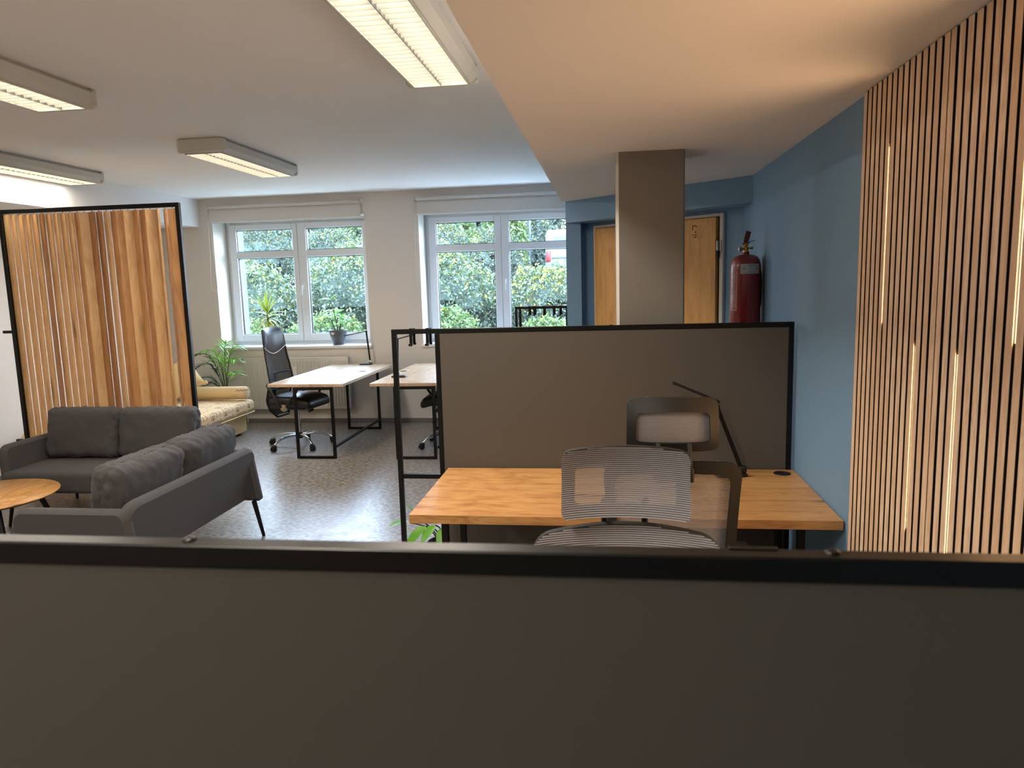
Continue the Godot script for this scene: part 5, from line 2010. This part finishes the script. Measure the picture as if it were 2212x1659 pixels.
func make_outside() -> void:
	var s := st()
	soft(s)
	sheet(s, 40, 40, func(u: float, v: float) -> Vector3:
		var x := lerpf(-30.0, 14.0, u)
		var z := lerpf(-9.42, -60.0, v)
		return Vector3(x, ground_y(x, z), z), Vector3.UP)
	struct("ground", s, M.earth, "grassy bank rising outside the windows", "ground")
	var small := leaf_mesh(0.06, 0.034, 0.2, 0.3, 2)
	var large := leaf_mesh(0.14, 0.08, 0.2, 0.3, 2)
	var green := [Color(0.102, 0.127, 0.094), Color(0.114, 0.145, 0.103), Color(0.093, 0.118, 0.098), Color(0.131, 0.160, 0.109)]
	var lush := [Color(0.131, 0.177, 0.077), Color(0.111, 0.160, 0.077), Color(0.148, 0.195, 0.083)]
	var paving := mat("paving", Color(0.86, 0.86, 0.85), 0.9)
	s = st()
	span(s, Vector3(-14.0, 0.30, -10.55), Vector3(4.0, 0.42, -9.42), 0.01)
	struct("ground", s, paving, "pale concrete apron along the foot of the building outside", "paving")
	var dusk := [Color(0.081, 0.098, 0.083), Color(0.090, 0.106, 0.089), Color(0.071, 0.089, 0.077)]
	var plum := [Color(0.093, 0.068, 0.071), Color(0.106, 0.083, 0.077), Color(0.068, 0.077, 0.054)]
	var yellow := Color(0.235, 0.205, 0.055)
	M.inner_dark = mat("inner_dark", Color(0.235, 0.285, 0.25), 0.95)
	# x, z, width, height, depth, tints, tip colour share, leaves, label
	var list := [
		[-6.5, -12.4, 2.3, 1.56, 1.8, green, 0.14, 5200, "dense blue-green shrub behind the dracaena, left in the left window"],
		[-4.55, -12.9, 2.2, 1.62, 1.8, green, 0.16, 5200, "dense green shrub with yellow tips behind the right half of the left window"],
		[-6.0, -10.95, 1.5, 0.85, 0.9, lush, 0.04, 2200, "low fresh green bush just outside the left window, behind the dark chair"],
		[-4.35, -11.0, 1.3, 0.80, 0.9, lush, 0.06, 2000, "low fresh green bush just outside the left window, behind the grey flower pot"],
		[-2.75, -12.6, 1.75, 1.52, 1.6, green, 0.2, 4600, "yellow-tipped shrub filling the left half of the right window"],
		[-1.1, -12.9, 1.9, 1.26, 1.6, green, 0.34, 5000, "shrub strewn with yellow leaves in the right half of the right window"],
		[-2.45, -10.9, 1.1, 0.95, 0.8, lush, 0.05, 2200, "low light-green bush in the lower left of the right window"],
		[-0.95, -10.9, 1.0, 0.70, 0.8, lush, 0.10, 1800, "low light-green bush behind the hook rack in the right window"],
		[-3.6, -14.9, 1.6, 1.5, 1.4, green, 0.3, 3200, "shrub at the very left edge of the right window, half behind the wall pier"],
		[-9.1, -18.3, 2.1, 1.6, 1.8, dusk, 0.12, 3200, "dull green bush in the back row, above the dracaena in the left window"],
		[-6.9, -18.0, 2.1, 1.5, 1.8, dusk, 0.12, 3200, "dull green bush in the back row, behind the right half of the left window"],
		[-4.15, -18.4, 1.5, 1.5, 1.8, dusk, 0.14, 3200, "dull green bush in the back row, left in the right window"],
		[-2.7, -18.0, 1.4, 1.35, 1.8, dusk, 0.16, 2800, "dull green bush in the back row, left of the white car"],
		[-15.2, -31.5, 4.4, 2.8, 2.4, dusk, 0.05, 3600, "dark bush under the far trees, left part of the left window"],
		[-11.4, -31.0, 4.4, 2.6, 2.4, dusk, 0.05, 3600, "dark bush under the far trees, right part of the left window"],
		[-7.6, -31.5, 4.4, 2.8, 2.4, dusk, 0.05, 3600, "dark bush under the far trees, left part of the right window"],
		[-3.9, -31.0, 4.2, 2.6, 2.4, dusk, 0.05, 3600, "dark bush under the far trees, directly left of the white car"],
		[-0.2, -31.5, 4.2, 2.3, 2.4, dusk, 0.05, 3600, "dark bush under the far trees, behind the white car"],
	]
	var k := 0
	for c in list:
		var root := thing("shrub", c[8], "shrub", Vector3(c[0], ground_y(c[0], c[1]) - 0.02, c[1]), 0.0, "shrubs on the bank")
		var size := Vector3(c[2], c[3], c[4])
		inner_mass(root, size, 100 + k, M.inner_dark)
		leaf_cloud(root, int(c[7] * 2.6), size * Vector3(1.0, 1.12, 1.0), large if c[2] > 4.0 else small, 100 + k, c[5], yellow, c[6])
		s = st()
		for a in 5:
			var an := a * TAU / 5.0
			disc_rod(s, Vector3(cos(an) * 0.06, 0, sin(an) * 0.06), Vector3(cos(an) * c[2] * 0.28, c[3] * 0.6, sin(an) * c[4] * 0.28), 0.018, 6, 0.006)
		put("stem", s, M.bark, root)
		k += 1
	var trees := [
		[-17.5, -37.0, 8.0, 7.2, dusk, "dark tree far behind the shrubs, left in the left window"],
		[-11.8, -36.5, 6.5, 6.6, dusk, "dark grey-green tree far behind the shrubs, towards the right of the left window"],
		[-7.2, -22.5, 2.2, 3.2, lush, "slim light-green young tree standing above the hedge, top right of the left window"],
		[-8.4, -43.5, 7.5, 7.8, plum, "purple-brown leaved tree far behind, in the top left pane of the right window"],
		[-4.9, -22.4, 1.8, 2.9, lush, "upright light-green young tree standing above the hedge, left half of the right window"],
		[-3.25, -23.8, 1.4, 2.7, lush, "second upright light-green young tree, nearer the middle bar of the right window"],
		[-3.5, -36.5, 3.6, 5.8, dusk, "grey-green tree behind the pole in the top right pane of the right window"],
	]
	for c in trees:
		var y := ground_y(c[0], c[1])
		var root := thing("tree", c[5], "tree", Vector3(c[0], y - 0.03, c[1]), 0.0, "trees behind the bank")
		var size := Vector3(c[2], c[3], c[2] * 0.8)
		s = st()
		disc_rod(s, Vector3.ZERO, Vector3(0.05, c[3] * 0.6, 0), 0.11 if c[2] > 3 else 0.05, 10, 0.04 if c[2] > 3 else 0.02)
		put("trunk", s, M.bark, root)
		inner_mass(root, size * Vector3(0.95, 1, 0.95), 200 + k, M.inner_dark)
		leaf_cloud(root, 15000 if c[2] > 3 else 5000, size * Vector3(1.0, 1.1, 1.0), large, 200 + k, c[4], yellow, 0.05)
		k += 1
	make_car()
	# lamp post
	var post := thing("street_pole", "slim grey street pole behind the shrubs in the right window", "pole", Vector3(-2.55, ground_y(-2.55, -24.5) - 0.03, -24.5))
	s = st()
	disc_rod(s, Vector3.ZERO, Vector3(0, 5.5, 0), 0.075, 14, 0.05)
	put("shaft", s, M.pole_grey, post)
	s = st()
	disc_rod(s, Vector3.ZERO, Vector3(0, 0.5, 0), 0.1, 14)
	put("foot", s, M.pole_grey, post)


func make_car() -> void:
	# seen from its rear, parked on the bank's upper edge
	var root := thing("car", "white car with red tail light seen from behind through the right window", "car", Vector3(-1.07, 1.60, -24.0))
	var s := st()
	var side := round_corners([Vector2(0.0, 0.30), Vector2(0.02, 0.95), Vector2(-0.22, 1.66), Vector2(-0.6, 1.78), Vector2(-2.3, 1.74), Vector2(-3.2, 1.12), Vector2(-4.2, 0.98), Vector2(-4.3, 0.32)], [0.06, 0.10, 0.16, 0.2, 0.3, 0.2, 0.2, 0.08], 5)
	prism(s, side, -0.90, 0.90, Transform3D(Basis(Vector3.BACK, Vector3.UP, Vector3.RIGHT), Vector3.ZERO), 0.09)
	put("body", s, M.van_white, root)
	s = st()
	var rw := rr2(1.30, 0.40, 0.09, 5)
	prism(s, rw, -0.01, 0.01, Transform3D(Basis(Vector3.RIGHT, -0.33), Vector3(0, 1.345, -0.085)), 0.0)
	put("rear_window", s, M.van_glass, root)
	for x in [-1.0, 1.0]:
		s = st()
		rbox(s, Vector3(0.15, 0.36, 0.10), 0.04, 3, 1, Transform3D(Basis(), Vector3(x * 0.80, 0.90, 0.0)))
		put("tail_light", s, M.van_red, root)
	s = st()
	cbox(s, Vector3(0, 0.84, 0.012), Vector3(1.40, 0.06, 0.03), 0.01)
	put("trim_strip", s, M.van_glass, root)
	s = st()
	rbox(s, Vector3(1.74, 0.26, 0.20), 0.08, 4, 1, Transform3D(Basis(), Vector3(0, 0.48, 0.02)))
	put("bumper", s, M.van_white, root)
	for x in [-0.82, 0.82]:
		for z in [-0.75, -3.45]:
			s = st()
			disc_rod(s, Vector3(x - 0.1, 0.32, z), Vector3(x + 0.1, 0.32, z), 0.325, 24)
			put("wheel", s, M.tyre, root)
